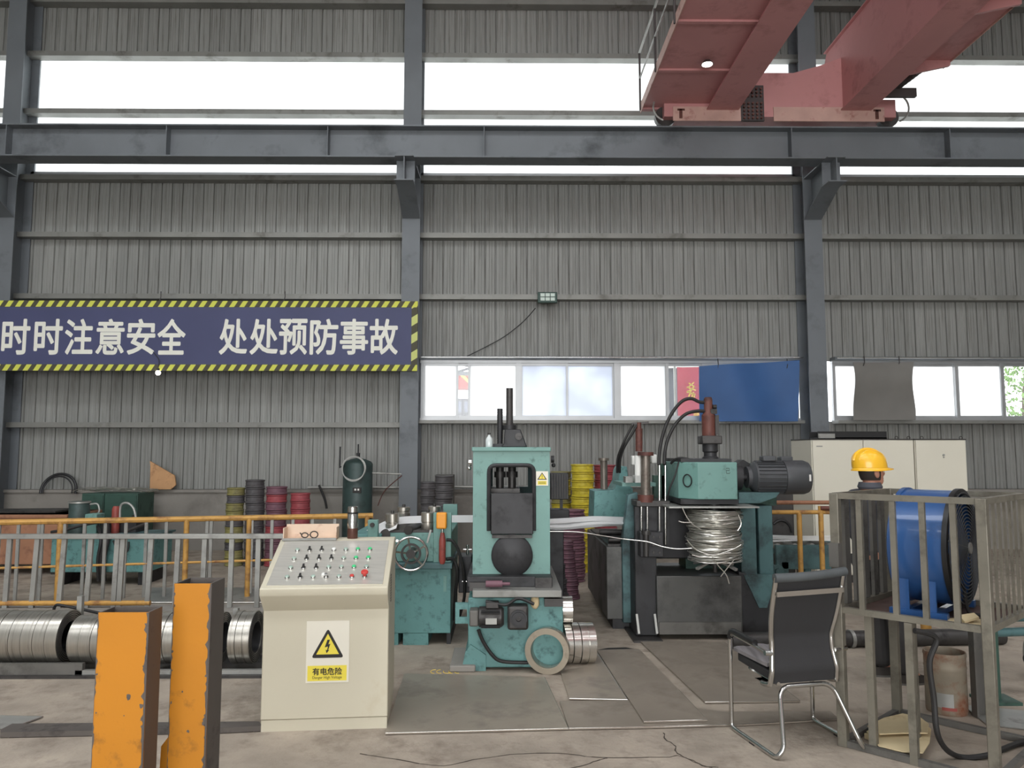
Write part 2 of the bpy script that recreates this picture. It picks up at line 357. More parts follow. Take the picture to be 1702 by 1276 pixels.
# back wall: masonry base, cladding sheets, purlins
ZB = at(851, 813, 13.38).z
wb = solo('wall_back', MB().box(XL, XR, 13.38, 13.62, 0, ZB).box(XL, XR, 13.34, 13.64, ZB - .05, ZB + .0), M['wallconc'], kind='structure')
P = .188; NR = 4; SW = P * NR
def sheet_mesh(z0, z1):
    prof = []
    for k in range(NR):
        x = k * P
        prof += [(x, 0), (x + .058, 0), (x + .062, .004), (x + .066, 0), (x + .104, 0), (x + .108, .004), (x + .112, 0), (x + P - .030, 0), (x + P - .022, .026), (x + P - .008, .026)]
    prof.append((NR * P, 0)); mb = MB()
    vs = [(x, y, z0) for x, y in prof] + [(x, y, z1) for x, y in prof]; n = len(prof)
    mb.add(vs, [(i, i+1, n+i+1, n+i) for i in range(n-1)]); me = bpy.data.meshes.new('cladding_sheet')
    me.from_pydata([tuple(v) for v in mb.v], [], mb.f); me.materials.append(M['clad']); return me
ZS0, ZS1, ZU0, ZU1 = zc(700), zc(600), zc(291), zc(96)
xmid0 = at(684, 600, WY).x
bands = {'low': sheet_mesh(ZB - .02, ZS0), 'mid': sheet_mesh(ZS1, ZU0), 'tall': sheet_mesh(ZB - .02, ZU0), 'top': sheet_mesh(ZU1, 11.2)}
def put_sheet(me, x):
    o = bpy.data.objects.new('cladding_sheet', me); COL.objects.link(o); o.parent = wb
    o.location = Vector((x, WY, 0)) - ORG[wb.name]
for k in range(-16, 19):
    x = xmid0 + SW * k
    if x < XL - .5 or x + SW > XR + .6: continue
    put_sheet(bands['top'], x)
    if k < 0: put_sheet(bands['tall'], x)
    else: put_sheet(bands['low'], x); put_sheet(bands['mid'], x)
c2 = at(682.5, 450, 13.0).x; c3 = at(1354, 450, 13.0).x; BAY = c3 - c2
CXS = [c2 - BAY, c2, c3, c3 + BAY]
for x0, x1, pys in ((CXS[0]-4, CXS[0], (391, 493, 600, 706)), (CXS[0], CXS[1], (391, 493, 600, 706)), (CXS[1], CXS[2], (391, 493)), (CXS[2], CXS[3], (391, 493))):
    for py in pys + (92, 187, 296, 3):
        z = at(851, py, 13.3).z
        mb = MB().box(max(x0, XL) + .012, min(x1, XR) - .012, 13.30, 13.312, z - .045, z + .045).box(max(x0, XL) + .012, min(x1, XR) - .012, 13.312, 13.495, z + .035, z + .045).box(max(x0, XL) + .012, min(x1, XR) - .012, 13.312, 13.495, z - .045, z - .035)
        part('purlin', mb, M['purlin'], wb)
part('rail_pipe', MB().cyl((CXS[1] - 1.75, 13.25, ZB + .04), (CXS[1] - .16, 13.25, ZB + .04), .022), M['galv'], wb)
part('ledge_pipe', MB().cyl((CXS[1] + .2, 13.25, ZB + .05), (CXS[2] - .2, 13.25, ZB + .05), .022), M['galv'], wb)
# other walls and the roof with its roof-light openings
solo('wall_left', MB().box(XL - .2, XL, YB, 13.62, 0, 11.2), M['clad'], kind='structure')
solo('wall_right', MB().box(XR, XR + .2, YB, 13.62, 0, 11.2), M['clad'], kind='structure')
solo('wall_rear', MB().box(XL, -6.6, YB - .2, YB, 0, 11.2).box(5.6, XR, YB - .2, YB, 0, 11.2).box(-6.6, 5.6, YB - .2, YB, 6.5, 11.2), M['clad'], kind='structure')
mb = MB(); y = YB - .2
for yy, ww in SKYL: mb.box(XL - .2, XR + .2, y, yy - ww/2, 11.2, 11.3); y = yy + ww/2
mb.box(XL - .2, XR + .2, y, 13.9, 11.2, 11.3)
solo('ceiling', mb, M['clad'], kind='structure')
# steel columns with corbels
for i, cx in enumerate(CXS):
    mb = MB().box(cx-.155, cx+.155, 13.0, 13.02, 0, 11.2).box(cx-.155, cx+.155, 13.46, 13.48, 0, 11.2).box(cx-.008, cx+.008, 13.02, 13.46, 0, 11.2)
    o = solo('column', mb, M['steel'], kind='structure')
    zt = at(851, 275, 12.43).z; h0 = .72; h1 = .40
    prof = [(13.0, zt), (11.98, zt), (11.98, zt - h1), (12.25, zt - h1), (13.0, zt - h0)]
    mb = MB().prism([(cx - .008, y_, z_) for y_, z_ in prof], (.016, 0, 0))
    mb.box(cx-.15, cx+.15, 11.97, 13.0, zt - .018, zt).prism([(cx-.15, 11.97, zt-h1), (cx-.15, 12.25, zt-h1), (cx-.15, 13.0, zt-h0), (cx-.15, 13.0, zt-h0-.02), (cx-.15, 12.25, zt-h1-.02), (cx-.15, 11.97, zt-h1-.02)], (.3, 0, 0))
    mb.box(cx-.15, cx+.15, 12.2, 12.214, zt - h1, zt)
    part('corbel', mb, M['steel'], o)
# crane runway beam
zt = at(851, 208, 12.07).z; zb = at(851, 275, 12.43).z; BY = 12.25
rb = solo('beam_runway', MB().box(XL, XR, BY-.18, BY+.18, zt-.022, zt).box(XL, XR, BY-.18, BY+.18, zb, zb+.022).box(XL, XR, BY-.007, BY+.007, zb+.022, zt-.022), M['steel'], kind='structure')
part('crane_rail', MB().box(XL, XR, BY-.03, BY+.03, zt, zt+.03).box(XL, XR, BY-.045, BY+.045, zt+.03, zt+.05), M['iron'], rb)
st = [at(x, 240, BY).x for x in (20, 283, 548, 805, 1310, 1570)]
for x in st:
    part('stiffener', MB().box(x-.007, x+.007, BY-.165, BY-.007, zb+.022, zt-.022), M['steel'], rb)
# upper light band, one window per bay, two panes each
zpm = at(851, 187, WY).z; n = 0
for x0, x1 in ((CXS[0] - 3.9, CXS[0]), (CXS[0], CXS[1]), (CXS[1], CXS[2]), (CXS[2], min(CXS[3], XR))):
    n += 1; x0 += .10; x1 -= .10
    w = solo('window_%d' % n, MB().box(x0, x0+.05, 13.47, 13.53, ZU0, ZU1).box(x1-.05, x1, 13.47, 13.53, ZU0, ZU1).box(x0, x1, 13.46, 13.53, ZU0-.03, ZU0+.02).box(x0, x1, 13.46, 13.53, ZU1-.02, ZU1+.03), M['alu'], kind='structure')
    part('pane', MB().box(x0+.05, x1-.05, 13.505, 13.509, ZU0+.02, zpm), M['frp'], w)
    part('pane', MB().box(x0+.05, x1-.05, 13.505, 13.509, zpm, ZU1-.02), M['frp'], w)
# lower sliding windows
def xw(px): return at(px, 650, WY).x
def low_window(n, xs0, xs1, posts, panes):
    z0 = zc(695); z1 = zc(604); a = xw(xs0); b = xw(xs1)
    mb = MB().box(a, b, 13.40, 13.52, z0-.05, z0).box(a, b, 13.40, 13.52, z1, z1+.05)
    w = solo('window_%d' % n, mb, M['alu'], kind='structure')
    part('window_sill', MB().box(a, b, 13.22, 13.50, ZS0-.045, ZS0+.01), M['purlin'], w)
    part('window_head', MB().box(a, b, 13.28, 13.50, z1+.05, ZS1+.06), M['steel'], w)
    part('curtain_rail', MB().cyl((a, 13.2, z1 + .075), (b, 13.2, z1 + .075), .014), M['chrome'], w)
    for px, wd in posts:
        x = xw(px); part('mullion', MB().box(x-wd/2, x+wd/2, 13.42, 13.50, z0, z1), M['alu'], w)
    for p0, p1, mm, yo in panes:
        s = MB(); q0 = xw(p0); q1 = xw(p1); y0 = 13.44 + yo
        f = part('sash', s.box(q0, q0+.035, y0, y0+.03, z0, z1).box(q1-.035, q1, y0, y0+.03, z0, z1).box(q0+.035, q1-.035, y0, y0+.03, z0, z0+.045).box(q0+.035, q1-.035, y0, y0+.03, z1-.045, z1), M['alu'], w)
        part('pane', MB().box(q0+.035, q1-.035, y0+.012, y0+.018, z0+.045, z1-.045), M[mm], f)
low_window(5, 699, 1326, ((702, .04), (862, .09), (1024, .09), (1108, .05), (1322, .05)),
           ((704, 762, 'frost', .0), (758, 782, 'glass', .04), (778, 860, 'frost', .0), (865, 944, 'film', .0), (941, 1021, 'film', .04), (1028, 1108, 'frost', .0), (1107, 1170, 'glass', .04), (1166, 1322, 'frost', .0)))
low_window(6, 1381, 2012, ((1383, .03), (1587, .05), (1663, .06), (1778, .05), (1895, .06)), ((1384, 1478, 'frost', .0), (1470, 1588, 'frost', .04), (1588, 1664, 'frost', .0), (1664, 1776, 'glass', .04), (1776, 1895, 'frost', .0), (1895, 2008, 'frost', .04)))
# ================================================================== OUTSIDE
def outside():
    t = thing('banner_flag', 'crimson flag with gold lettering hanging outside the window', 'flag', (at(1150, 650, 19).x, 19, 0))
    x0 = at(1126, 650, 19).x; x1 = at(1190, 650, 19).x; z1 = at(1140, 610, 19).z; z0 = at(1140, 694, 19).z
    part('cloth', MB().sheet(lambda u, v: (x0 + (x1-x0)*u, 19 + .03*math.sin(u*7), z0 + (z1-z0)*v), 12, 4, (0, .01, 0)), M['flagred'], t)
    part('pole', MB().cyl((x0 - .06, 19, -.15), (x0 - .06, 19, z1 + .3), .03), M['galv'], t)
    c = at(1148, 650, 18.95); mb = MB()
    for (a, b, c_, d) in ((-.05,.20,.10,.10),(.08,.22,-.08,.08),(-.10,.10,.12,.02),(.10,.12,-.10,-.04),(-.10,.0,.10,-.10),(.02,.05,-.06,-.14),(.06,-.02,.0,-.20),(.10,-.06,.06,-.2)):
        mb.bar(c + V(a, -.03, b), c + V(c_, -.03, d), .03, .012, (0, 1, 0))
    part('emblem', mb, M['gold'], t)
    q = at(1152, 694, 18.93); part('lettering', text_mb('JIN', q, (at(1166, 694, 18.93) - q).x * V(1, 0, 0), (at(1152, 686, 18.93) - q).z * V(0, 0, 1), .004, .03), M['gold'], t)
    b = thing('yard_shed', 'grey shed wall standing outside behind the flag', 'building', (at(1130, 650, 22).x, 22, -.15))
    part('wall', MB().box(at(1104, 650, 22).x, at(1160, 650, 22).x, 22, 24, -.15, at(1120, 612, 22).z), M['extgrey'], b)
    part('roof', MB().box(at(1102, 650, 22).x, at(1162, 650, 22).x, 21.9, 24.1, at(1120, 612, 22).z, at(1120, 612, 22).z + .12), M['white'], b)
    b = thing('office_block', 'slate blue block with windows seen through the first pane', 'building', (at(775, 650, 30).x, 30, -.15))
    xa = at(757, 650, 30).x; xb = at(800, 650, 30).x; zr = at(770, 662, 30).z
    part('wall', MB().box(xa, xb, 30, 36, -.15, zr), M['extblue'], b)
    for k in range(4):
        x = xa + .12 + k*.24; part('window', MB().box(x, x+.12, 29.96, 30, zr - .55, zr - .12), M['extglass'], b)
    g = thing('gantry_beam', 'red gantry beam with yellow hazard bands above the yard', 'crane', (at(775, 620, 26).x, 26, -.15))
    xa = at(757, 640, 26).x; xb = at(830, 640, 26).x; z0 = at(770, 646, 26).z; z1 = at(770, 624, 26).z
    part('girder', MB().box(xa, xb, 26, 26.6, z0, z1), M['extred'], g)
    for k in range(2): part('hazard_band', MB().prism([(xa+.16+k*.24, 25.99, z1), (xa+.30+k*.24, 25.99, z1), (xa+.62+k*.24, 25.99, z1-.3), (xa+.48+k*.24, 25.99, z1-.3)], (0, .02, 0)), M['gold'], g)
    part('top_beam', MB().box(xa, xb, 26, 26.6, z1, z1 + .14).bar((xa, 26.3, z1+.14), (xb, 26.3, z1+.6), .08).bar((xa, 26.3, z1+.45), (xb, 26.3, z1+.14), .08).box(xa, xb, 26, 26.5, z1+.46, z1+.56), M['extgrey'], g)
    part('post', MB().box(xb-.2, xb, 26.1, 26.5, -.15, z0), M['extgrey'], g)
    t = thing('yard_tree', 'leafy light green tree outside the far window', 'tree', (at(1712, 700, 21).x, 21, -.15))
    bx = at(1712, 700, 21).x; part('trunk', MB().tube(smooth([(bx, 21, -.15), (bx+.05, 21, 1.2), (bx-.1, 21, 2.6), (bx+.1, 21.1, 4.0)]), .10), M['bark'], t)
    mb = MB(); rr = random.Random(3)
    for k in range(1500):
        a = rr.uniform(0, 2*PI); e = math.acos(rr.uniform(-1, 1)); r = rr.uniform(.35, 1)**.6
        p = V(bx + 1.25*r*math.sin(e)*math.cos(a), 21 + 1.1*r*math.sin(e)*math.sin(a), 3.1 + 1.5*r*math.cos(e))
        q = Euler((rr.uniform(0, 6), rr.uniform(0, 6), rr.uniform(0, 6))).to_matrix(); s_ = rr.uniform(.05, .09)
        mb.add([p + q @ V(-s_, 0, 0), p + q @ V(0, -s_*.5, 0), p + q @ V(s_, 0, 0), p + q @ V(0, s_*.5, 0)], [(0, 1, 2, 3)])
    part('foliage', mb, M['leaf'], t, kind='stuff')
outside()
# ================================================================== OVERHEAD CRANE
def crane():
    zr = zt + .05; t = thing('overhead_crane', 'red double girder overhead crane riding on the runway beam', 'crane', (4.6, 9.0, zr))
    G0 = zr + .22; G1 = G0 + 1.25; Y0 = -11.5
    g1a = at(1215, 167, 11.0).x * 0 + 3.30; g1b = g1a + .52; g2a = 5.50; g2b = g2a + .50
    for xa, xb in ((g1a, g1b), (g2a, g2b)):
        # box girder with tapered end
        prof = [(Y0, G0), (12.02, G0), (12.5, G0+.12), (12.75, G0+.45), (12.75, G1-.25), (12.6, G1), (Y0, G1)]
        g = part('girder', MB().prism([(xa+.05, y, z) for y, z in prof], (xb-xa-.10, 0, 0)), M['crane'], t)
        part('bottom_flange', MB().box(xa, xb, Y0, 12.02, G0-.018, G0), M['crane'], g)
        part('top_flange', MB().box(xa, xb, Y0, 12.6, G1, G1+.018), M['crane'], g)
    # walkways on the outer sides
    xw0 = at(1072, 192, 12.0).x; w = part('walkway', MB().box(xw0, g1a+.05, Y0, 12.35, G0+.10, G0+.13), M['crane'], t)
    part('kerb_plate', MB().box(xw0-.012, xw0, Y0, 12.35, G0+.07, G0+.23), M['pink'], w)
    for k in range(14): part('cross_bearer', MB().box(xw0, g1a+.05, 12.2-k*1.3, 12.26-k*1.3, G0+.07, G0+.10), M['crane'], w)
    rl = part('railing', MB().tube([(xw0-.02, Y0, G0+1.1), (xw0-.02, 12.3, G0+1.1)], .02).tube([(xw0-.02, Y0, G0+.65), (xw0-.02, 12.3, G0+.65)], .016), M['galv'], w)
    for k in range(15): part('railing_post', MB().cyl((xw0-.02, 12.3-k*1.3, G0+.1), (xw0-.02, 12.3-k*1.3, G0+1.1), .018), M['cranedk'], w)
    xr1 = 6.72; w2 = part('walkway', MB().box(g2b-.05, xr1, Y0, 11.2, G0+.30, G0+.33), M['crane'], t)
    part('kerb_plate', MB().box(xr1, xr1+.012, Y0, 11.2, G0+.27, G0+.42), M['pink'], w2)
    for k in range(7): part('support_bracket', MB().prism([(g2b-.05, 11.0-k*1.6, G0+.05), (g2b-.05, 11.0-k*1.6, G0+.30), (xr1, 11.0-k*1.6, G0+.30), (xr1, 11.0-k*1.6, G0+.22)], (0, .05, 0)), M['crane'], w2)
    mb = MB()
    for k in range(7): mb.box(6.15+.06*k, 6.24+.06*k, 11.3+.0*k, 11.6, G0+.12+.045*k, G0+.24+.045*k)
    part('cable_carrier', mb.box(6.0, 6.5, 11.55, 11.62, G0+.0, G0+.14), M['cranedk'], t)
    # end carriage on the rail
    xa = at(1075, 200, 12.1).x; xb = at(1512, 200, 12.1).x
    e = part('end_carriage', MB().box(xa+.28, xb-.25, 12.05, 12.45, zr+.10, zr+.40).box(4.1, 5.56, 12.05, 12.45, zr+.40, zr+.85).prism([(4.75, 12.05, zr+.85), (5.56, 12.05, zr+.85), (5.56, 12.05, zr+1.12), (5.2, 12.05, zr+.98)], (0, .4, 0)), M['crane'], t)
    part('face_plate', MB().box(xa+.42, 3.9, 12.03, 12.05, zr+.02, zr+.26).box(4.4, xb-.45, 12.03, 12.05, zr+.02, zr+.26), M['pink'], e)
    for x in (xa+.52, xb-.6): part('bolt_plate', MB().box(x, x+.05, 12.018, 12.03, zr+.06, zr+.21).box(x-.03, x+.09, 12.018, 12.03, zr+.19, zr+.22), M['reddark'], e)
    bp = MB().box(3.86, 4.24, 12.02, 12.06, zr+.02, zr+.62)
    part('bolted_joint', bp, M['cranedk'], e)
    mb = MB()
    for r in range(9):
        if r == 5: continue
        for c in range(5): mb.cyl((3.91+c*.07, 12.02, zr+.06+r*.062), (3.91+c*.07, 11.985, zr+.06+r*.062), .019, n=6)
    part('bolt_head', mb, M['reddark'], e, kind='stuff')
    for x in (xa+.33, xb-.30):
        wl = part('wheel', MB().cyl((x, BY-.06, zr+.17), (x, BY+.06, zr+.17), .17, n=24), M['iron'], t)
        part('wheel_guard', MB().tube([V(x + .24*math.cos(a)*(-1 if x < 4 else 1), 12.0, zr+.24+.24*math.sin(a)) for a in [math.radians(-70 + 14*k) for k in range(14)]], .016), M['galv'], wl)
    for x, y in ((at(1170, 111, 10.8).x, 10.62), (2.75, 3.0)):
        lp = part('work_lamp', MB().lathe([(.03, .06), (.05, .05), (.09, 0)], (x, y, G0+.02), (0, 0, 1), 14), M['cranedk'], t)
        part('lit_lens', MB().cyl((x, y, G0+.012), (x, y, G0+.022), .075), M['bulb'], lp)
crane()
# ================================================================== BANNER AND WALL FITTINGS
def banner():
    Y = 12.86; x0 = at(-130, 560, Y).x; x1 = at(694, 560, Y).x; z1 = at(345, 500, Y).z; z0 = at(345, 616, Y).z; b = .105
    t = thing('safety_banner', 'long navy safety banner with white Chinese slogan and hazard striped border', 'banner', (x0, Y, z0))
    part('panel', MB().box(x0, x1, Y, Y+.04, z0, z1), M['navy'], t)
    part('hazard_border', MB().box(x0, x1, Y-.004, Y, z1-b, z1), M['hazard'], t)
    part('hazard_border', MB().box(x0, x1, Y-.004, Y, z0, z0+b), M['hazard'], t)
    part('hazard_border', MB().box(x1-b, x1, Y-.004, Y, z0+b, z1-b), M['hazardv'], t)
    for ch, px in zip('时时注意安全处处预防事故', (25, 79, 130, 182, 233.5, 284, 387, 438, 486.5, 538, 588, 637.5)):
        a = at(px-22.5, 588, Y-.002); bq = at(px+22.5, 588, Y-.002); c = at(px-22.5, 531, Y-.002)
        part('character', text_mb(ch, a, V(bq.x-a.x, 0, 0), V(0, 0, c.z-a.z), .003, .022), M['letter'], t)
    for px in (265, 472): q = at(px, 493, Y); part('hook', MB().tube([q + V(0, .05, .1), q + V(.01, .03, .0), q + V(-.01, .02, -.08)], .008), M['iron'], t)
    q = at(263, 612, Y - .05); tb = thing('light_bulb', 'small lit bulb hanging below the safety banner', 'bulb', q - V(0, 0, .06))
    part('cord', MB().tube(smooth([q + V(0, 0, .0), q + V(.0, 0, .15), q + V(-.1, 0, .28)]), .006), M['black'], tb)
    part('globe', MB().ball(q - V(0, 0, .075), .042), M['bulb'], tb); part('socket', MB().cyl(q - V(0, 0, .045), q, .022), M['black'], tb)
    # flood light on the purlin
    Y = 13.1; q = at(910, 494, Y); w = .17; h = .095
    t = thing('floodlight', 'square green floodlight of six lenses mounted on the wall purlin', 'floodlight', q - V(0, 0, h))
    part('body', MB().box(q.x-w, q.x+w, Y, Y+.07, q.z-h, q.z+h), M['flood'], t, .01)
    [part('bracket', MB().box(q.x+k-.01, q.x+k+.01, Y+.03, Y+.2, q.z-.02, q.z+.02), M['iron'], t) for k in (-.14, .14)]
    for i in range(3):
        for j in range(2): x = q.x-.085+i*.088; z = q.z-.03+j*.072; part('lens', MB().box(x-.037, x+.037, Y-.008, Y, z-.028, z+.028), M['lens'], t)
    mb = MB().tube(smooth([at(890, 512, 13.25), at(870, 534, 13.4), at(840, 558, 13.46), at(810, 575, 13.46), at(772, 594, 13.44)]), .008)
    solo('power_cable', mb, M['black'], 'thin black cable drooping from the floodlight down the wall', 'cable')
    # sheets hung over windows
    Y = 13.12; f = lambda u, v: at(1163 + 164*u, 700 - 92*v + (-9*v*u if v > .5 else 0), Y) + V(0, .05*math.sin(u*9 + v*2), 0)
    t = thing('blue_tarpaulin', 'blue tarpaulin sheet hung across the window beside the steel column', 'tarpaulin', at(1245, 697, Y))
    part('cloth', MB().sheet(f, 24, 8, (0, .006, 0)), M['tarpblue'], t)
    for px in (1193, 1308): part('tie', MB().tube([at(px, 596, 13.17), at(px+1, 606, 13.10), at(px, 612, 13.11)], .008), M['iron'], t)
    f = lambda u, v: at(1419 + 99*u + (5*math.sin(v*5.5+.6) if u > .5 else 2*math.sin(v*4)), 698 - 96*v, Y) + V(0, .05*math.sin(v*6) + .03*math.sin(u*4), 0)
    t = thing('grey_sheet', 'stiff grey sheet hung over part of the right window', 'sheet', at(1468, 697, Y))
    part('cloth', MB().sheet(f, 14, 16, (0, .008, 0)), M['felt'], t)
    for px in (1436, 1494): part('tie', MB().tube([at(px, 592, 13.17), at(px+1, 602, 13.10), at(px-1, 608, 13.11)], .008), M['iron'], t)
banner()
# ================================================================== PRESS (middle machine)
def press():
    Y = 6.3; Yb = 7.5
    t = thing('rolling_press', 'tall teal press with dark window, round cover and rods on top', 'machine', V(at(850, 1103, 6.1).x, 6.7, 0))
    xl = at(786, 850, Y).x; xr = at(914, 850, Y).x; z1 = at(850, 750, Y).z; z0 = at(850, 962, Y).z
    wx0 = at(815, 800, Y).x; wx1 = at(885, 800, Y).x; wz1 = at(850, 775, Y).z; wz0 = at(850, 820, Y).z
    mb = MB().box(xl, wx0, Y, Y+.06, z0, z1).box(wx1, xr, Y, Y+.06, z0, z1).box(wx0, wx1, Y, Y+.06, wz1, z1).box(wx0, wx1, Y, Y+.06, z0, wz0)
    part('front_frame', mb, M['teal'], t)
    part('back_frame', MB().box(xl, wx0, Yb, Yb+.06, z0, z1).box(wx1, xr, Yb, Yb+.06, z0, z1).box(wx0, wx1, Yb, Yb+.06, wz1, z1).box(wx0, wx1, Yb, Yb+.06, z0, wz0), M['tealdk'], t)
    sz = at(850, 860, Y).z
    for xa, xb in ((xl, xl+.05), (xr-.05, xr)):
        part('side_plate', MB().box(xa, xb, Y+.06, 6.75, z0, z1).box(xa, xb, 7.25, Yb, z0, z1).box(xa, xb, 6.75, 7.25, sz+.12, z1).box(xa, xb, 6.75, 7.25, z0, sz-.12), M['teal'], t)
    part('top_plate', MB().box(xl-.01, xr+.01, Y-.02, Yb+.08, z1, z1+.035), M['teal'], t, .006)
    part('window_rim', MB().tube(rounded([V(wx0-.012, Y-.005, wz0-.30), V(wx0-.012, Y-.005, wz1+.01), V(wx1+.012, Y-.005, wz1+.01), V(wx1+.012, Y-.005, wz0-.30)], .06), .017), M['grime'], t)
    part('cover_plate', MB().box(at(816,850,Y).x, at(886,850,Y).x, Y-.035, Y, at(850, 887, Y).z, wz0+.005), M['grime'], t, .006)
    part('cover_lip', MB().box(at(818,850,Y).x, at(884,850,Y).x, Y-.05, Y-.0, at(850, 893, Y).z, at(850, 888, Y).z), M['iron'], t)
    c = at(851, 922, Y); part('round_cover', MB().lathe([(.168, 0), (.168, .035), (.155, .045), (.0, .047)], c, (0, -1, 0), 36), M['grime'], t)
    # inside the window: screw columns
    for px in (831, 851):
        p = at(px, 800, Y+.35); part('screw_column', MB().cyl((p.x, Y+.35, wz0-.15), (p.x, Y+.35, wz1+.06), .034).cyl((p.x, Y+.35, wz0+.12), (p.x, Y+.35, wz0+.17), .05), M['iron'], t)
    part('bearing_block', MB().box(wx0+.0, wx1-.1, Y+.2, Y+.6, wz0-.2, wz0+.03), M['iron'], t)
    part('crosshead', MB().box(wx0-.04, wx1+.04, Y+.25, Y+.5, z0+.1, wz0-.2), M['grime'], t)
    # drive on top
    a = at(833, 746, Y+.2); b = at(876, 746, Y+.2); zt_ = z1+.035
    part('gear_housing', MB().prism([(a.x, Y+.15, zt_), (b.x, Y+.15, zt_), (b.x-.045, Y+.15, zt_+.12), (b.x-.055, Y+.15, zt_+.15), (a.x+.03, Y+.15, zt_+.15), (a.x+.02, Y+.15, zt_+.03)], (0, .3, 0)), M['grime'], t, .008)
    p = at(858, 727, Y+.15); part('housing_cap', MB().cyl((p.x+.02, Y+.15, zt_+.09), (p.x+.02, Y+.13, zt_+.09), .03), M['iron'], t)
    p = at(847, 700, Y+.3); zz = at(847, 645, Y+.3).z
    part('spindle_rod', MB().lathe([(.036, 0), (.036, .02), (.03, .03), (.03, zz-zt_-.15)], (p.x, Y+.3, zt_+.15)), M['iron'], t)
    part('spindle_collar', MB().cyl((p.x, Y+.3, zt_+.15), (p.x, Y+.3, zt_+.19), .06), M['grime'], t)
    p = at(831, 700, Y+.3); zz = at(831, 679, Y+.3).z
    part('threaded_rod', MB().lathe([(.0235 + (.002 if k % 2 else 0), k*(zz-zt_)/30) for k in range(31)], (p.x, Y+.3, zt_), n=12), M['grime'], t)
    part('rod_foot', MB().box(p.x-.06, p.x+.03, Y+.24, Y+.36, zt_, zt_+.03), M['grime'], t)
    # side fittings
    for px, sgn in ((784, -1), (916, 1)):
        p = at(px, 768 if sgn < 0 else 763, Y+.15)
        part('side_knob', MB().cyl((p.x-.0*sgn, Y+.15, p.z), (p.x+.025*sgn, Y+.15, p.z), .03).ball((p.x+.02*sgn, Y+.15, p.z-.05), .018), M['chrome'] if sgn < 0 else M['grime'], t)
    # warning sign
    sa = at(891, 807, Y-.004); sb = at(911, 783, Y-.004)
    sg = part('warning_sign', MB().box(sa.x, sb.x, Y-.004, Y-.001, sa.z, sb.z), M['signwhite'], t, label='white sign with yellow warning triangle')
    w = sb.x-sa.x; h = sb.z-sa.z; cx = (sa.x+sb.x)/2
    part('triangle_border', MB().prism([(cx-.4*w, Y-.005, sa.z+.42*h), (cx+.4*w, Y-.005, sa.z+.42*h), (cx, Y-.005, sa.z+.92*h)], (0, -.001, 0)), M['ink'], sg)
    part('triangle', MB().prism([(cx-.28*w, Y-.0065, sa.z+.47*h), (cx+.28*w, Y-.0065, sa.z+.47*h), (cx, Y-.0065, sa.z+.83*h)], (0, -.001, 0)), M['signyellow'], sg)
    part('exclamation_mark', MB().box(cx-.02*w, cx+.02*w, Y-.009, Y-.008, sa.z+.57*h, sa.z+.74*h).box(cx-.02*w, cx+.02*w, Y-.009, Y-.008, sa.z+.50*h, sa.z+.54*h), M['ink'], sg, kind='stuff')
    part('caption_panel', MB().box(cx-.36*w, cx+.36*w, Y-.006, Y-.004, sa.z+.07*h, sa.z+.33*h), M['signyellow'], sg)
    [part('caption_line', MB().box(cx-.3*w, cx+.3*w, Y-.0068, Y-.006, sa.z+z_*h, sa.z+(z_+.035)*h), M['ink'], sg) for z_ in (.14, .23)]
    # slide and base
    Y2 = 6.12
    part('slide_carriage', MB().pbox(776, 918, 958, 976, Y2+.05, 7.2), M['grime'], t, .008)
    part('slide_foot', MB().pbox(780, 815, 968, 982, Y2, 7.1), M['iron'], t); part('slide_foot', MB().pbox(890, 917, 960, 982, Y2, 7.1), M['iron'], t)
    p = at(818, 970, Y2-.02); part('hydraulic_cylinder', MB().cyl((p.x-.05, Y2-.02, p.z), (p.x+.08, Y2-.02, p.z), .026).cyl((p.x+.08, Y2-.02, p.z), (p.x+.14, Y2-.02, p.z), .012), M['rollpurple'], t)
    part('bed_plate', MB().pbox(785, 934, 981, 993, Y2-.1, 7.3), M['purlin'], t, .006)
    xa = at(778, 1050, Y2).x; xb = at(936, 1050, Y2).x; zb_ = at(850, 993, Y2).z
    part('base', MB().box(xa, xb, Y2, 7.2, .02, zb_), M['tealw'], t, .008)
    part('base_foot', MB().prism([(xa-.05, Y2-.02, .0), (xa+.14, Y2-.02, 0), (xa+.14, Y2-.02, .12), (xa+.02, Y2-.02, .20), (xa-.02, Y2-.02, .14)], (0, .6, 0)), M['tealw'], t)
    part('concrete_pad', MB().box(xa-.14, xa+.06, Y2-.06, Y2+.5, 0, .05), M['wallconc'], t, .01)
    Ym = Y2-.16; p = at(818, 1028, Ym)
    mo = part('drive_motor', MB().lathe([(.04, -.02), (.078, 0), (.078, .17), (.06, .19)], (p.x-.10, Y2-.09, p.z), (1, 0, 0), 20), M['iron'], t)
    part('motor_end', MB().box(at(780,1028,Ym).x, at(795,1028,Ym).x, Y2-.16, Y2-.02, p.z-.06, p.z+.06), M['cagedk'], mo, .01)
    part('terminal_box', MB().box(p.x-.05, p.x+.05, Y2-.14, Y2-.04, p.z+.07, p.z+.115), M['iron'], mo, .006)
    part('name_plate', MB().box(p.x-.05, p.x+.035, Y2-.173, Y2-.168, p.z-.04, p.z+.005), M['galv'], mo)
    for k in range(6): part('cooling_fin', MB().box(p.x-.085, p.x+.06, Y2-.171-.004*(k in (2, 3)), Y2-.15, p.z+.02+.008*k, p.z+.023+.008*k) if k > 2 else MB().box(p.x-.085, p.x+.06, Y2-.165, Y2-.14, p.z-.07+.008*k, p.z-.067+.008*k), M['grime'], mo)
    p = at(862, 1028, Ym); gb = part('gearbox', MB().box(p.x-.085, p.x+.075, Y2-.15, Y2, p.z-.09, p.z+.09), M['iron'], t, .02)
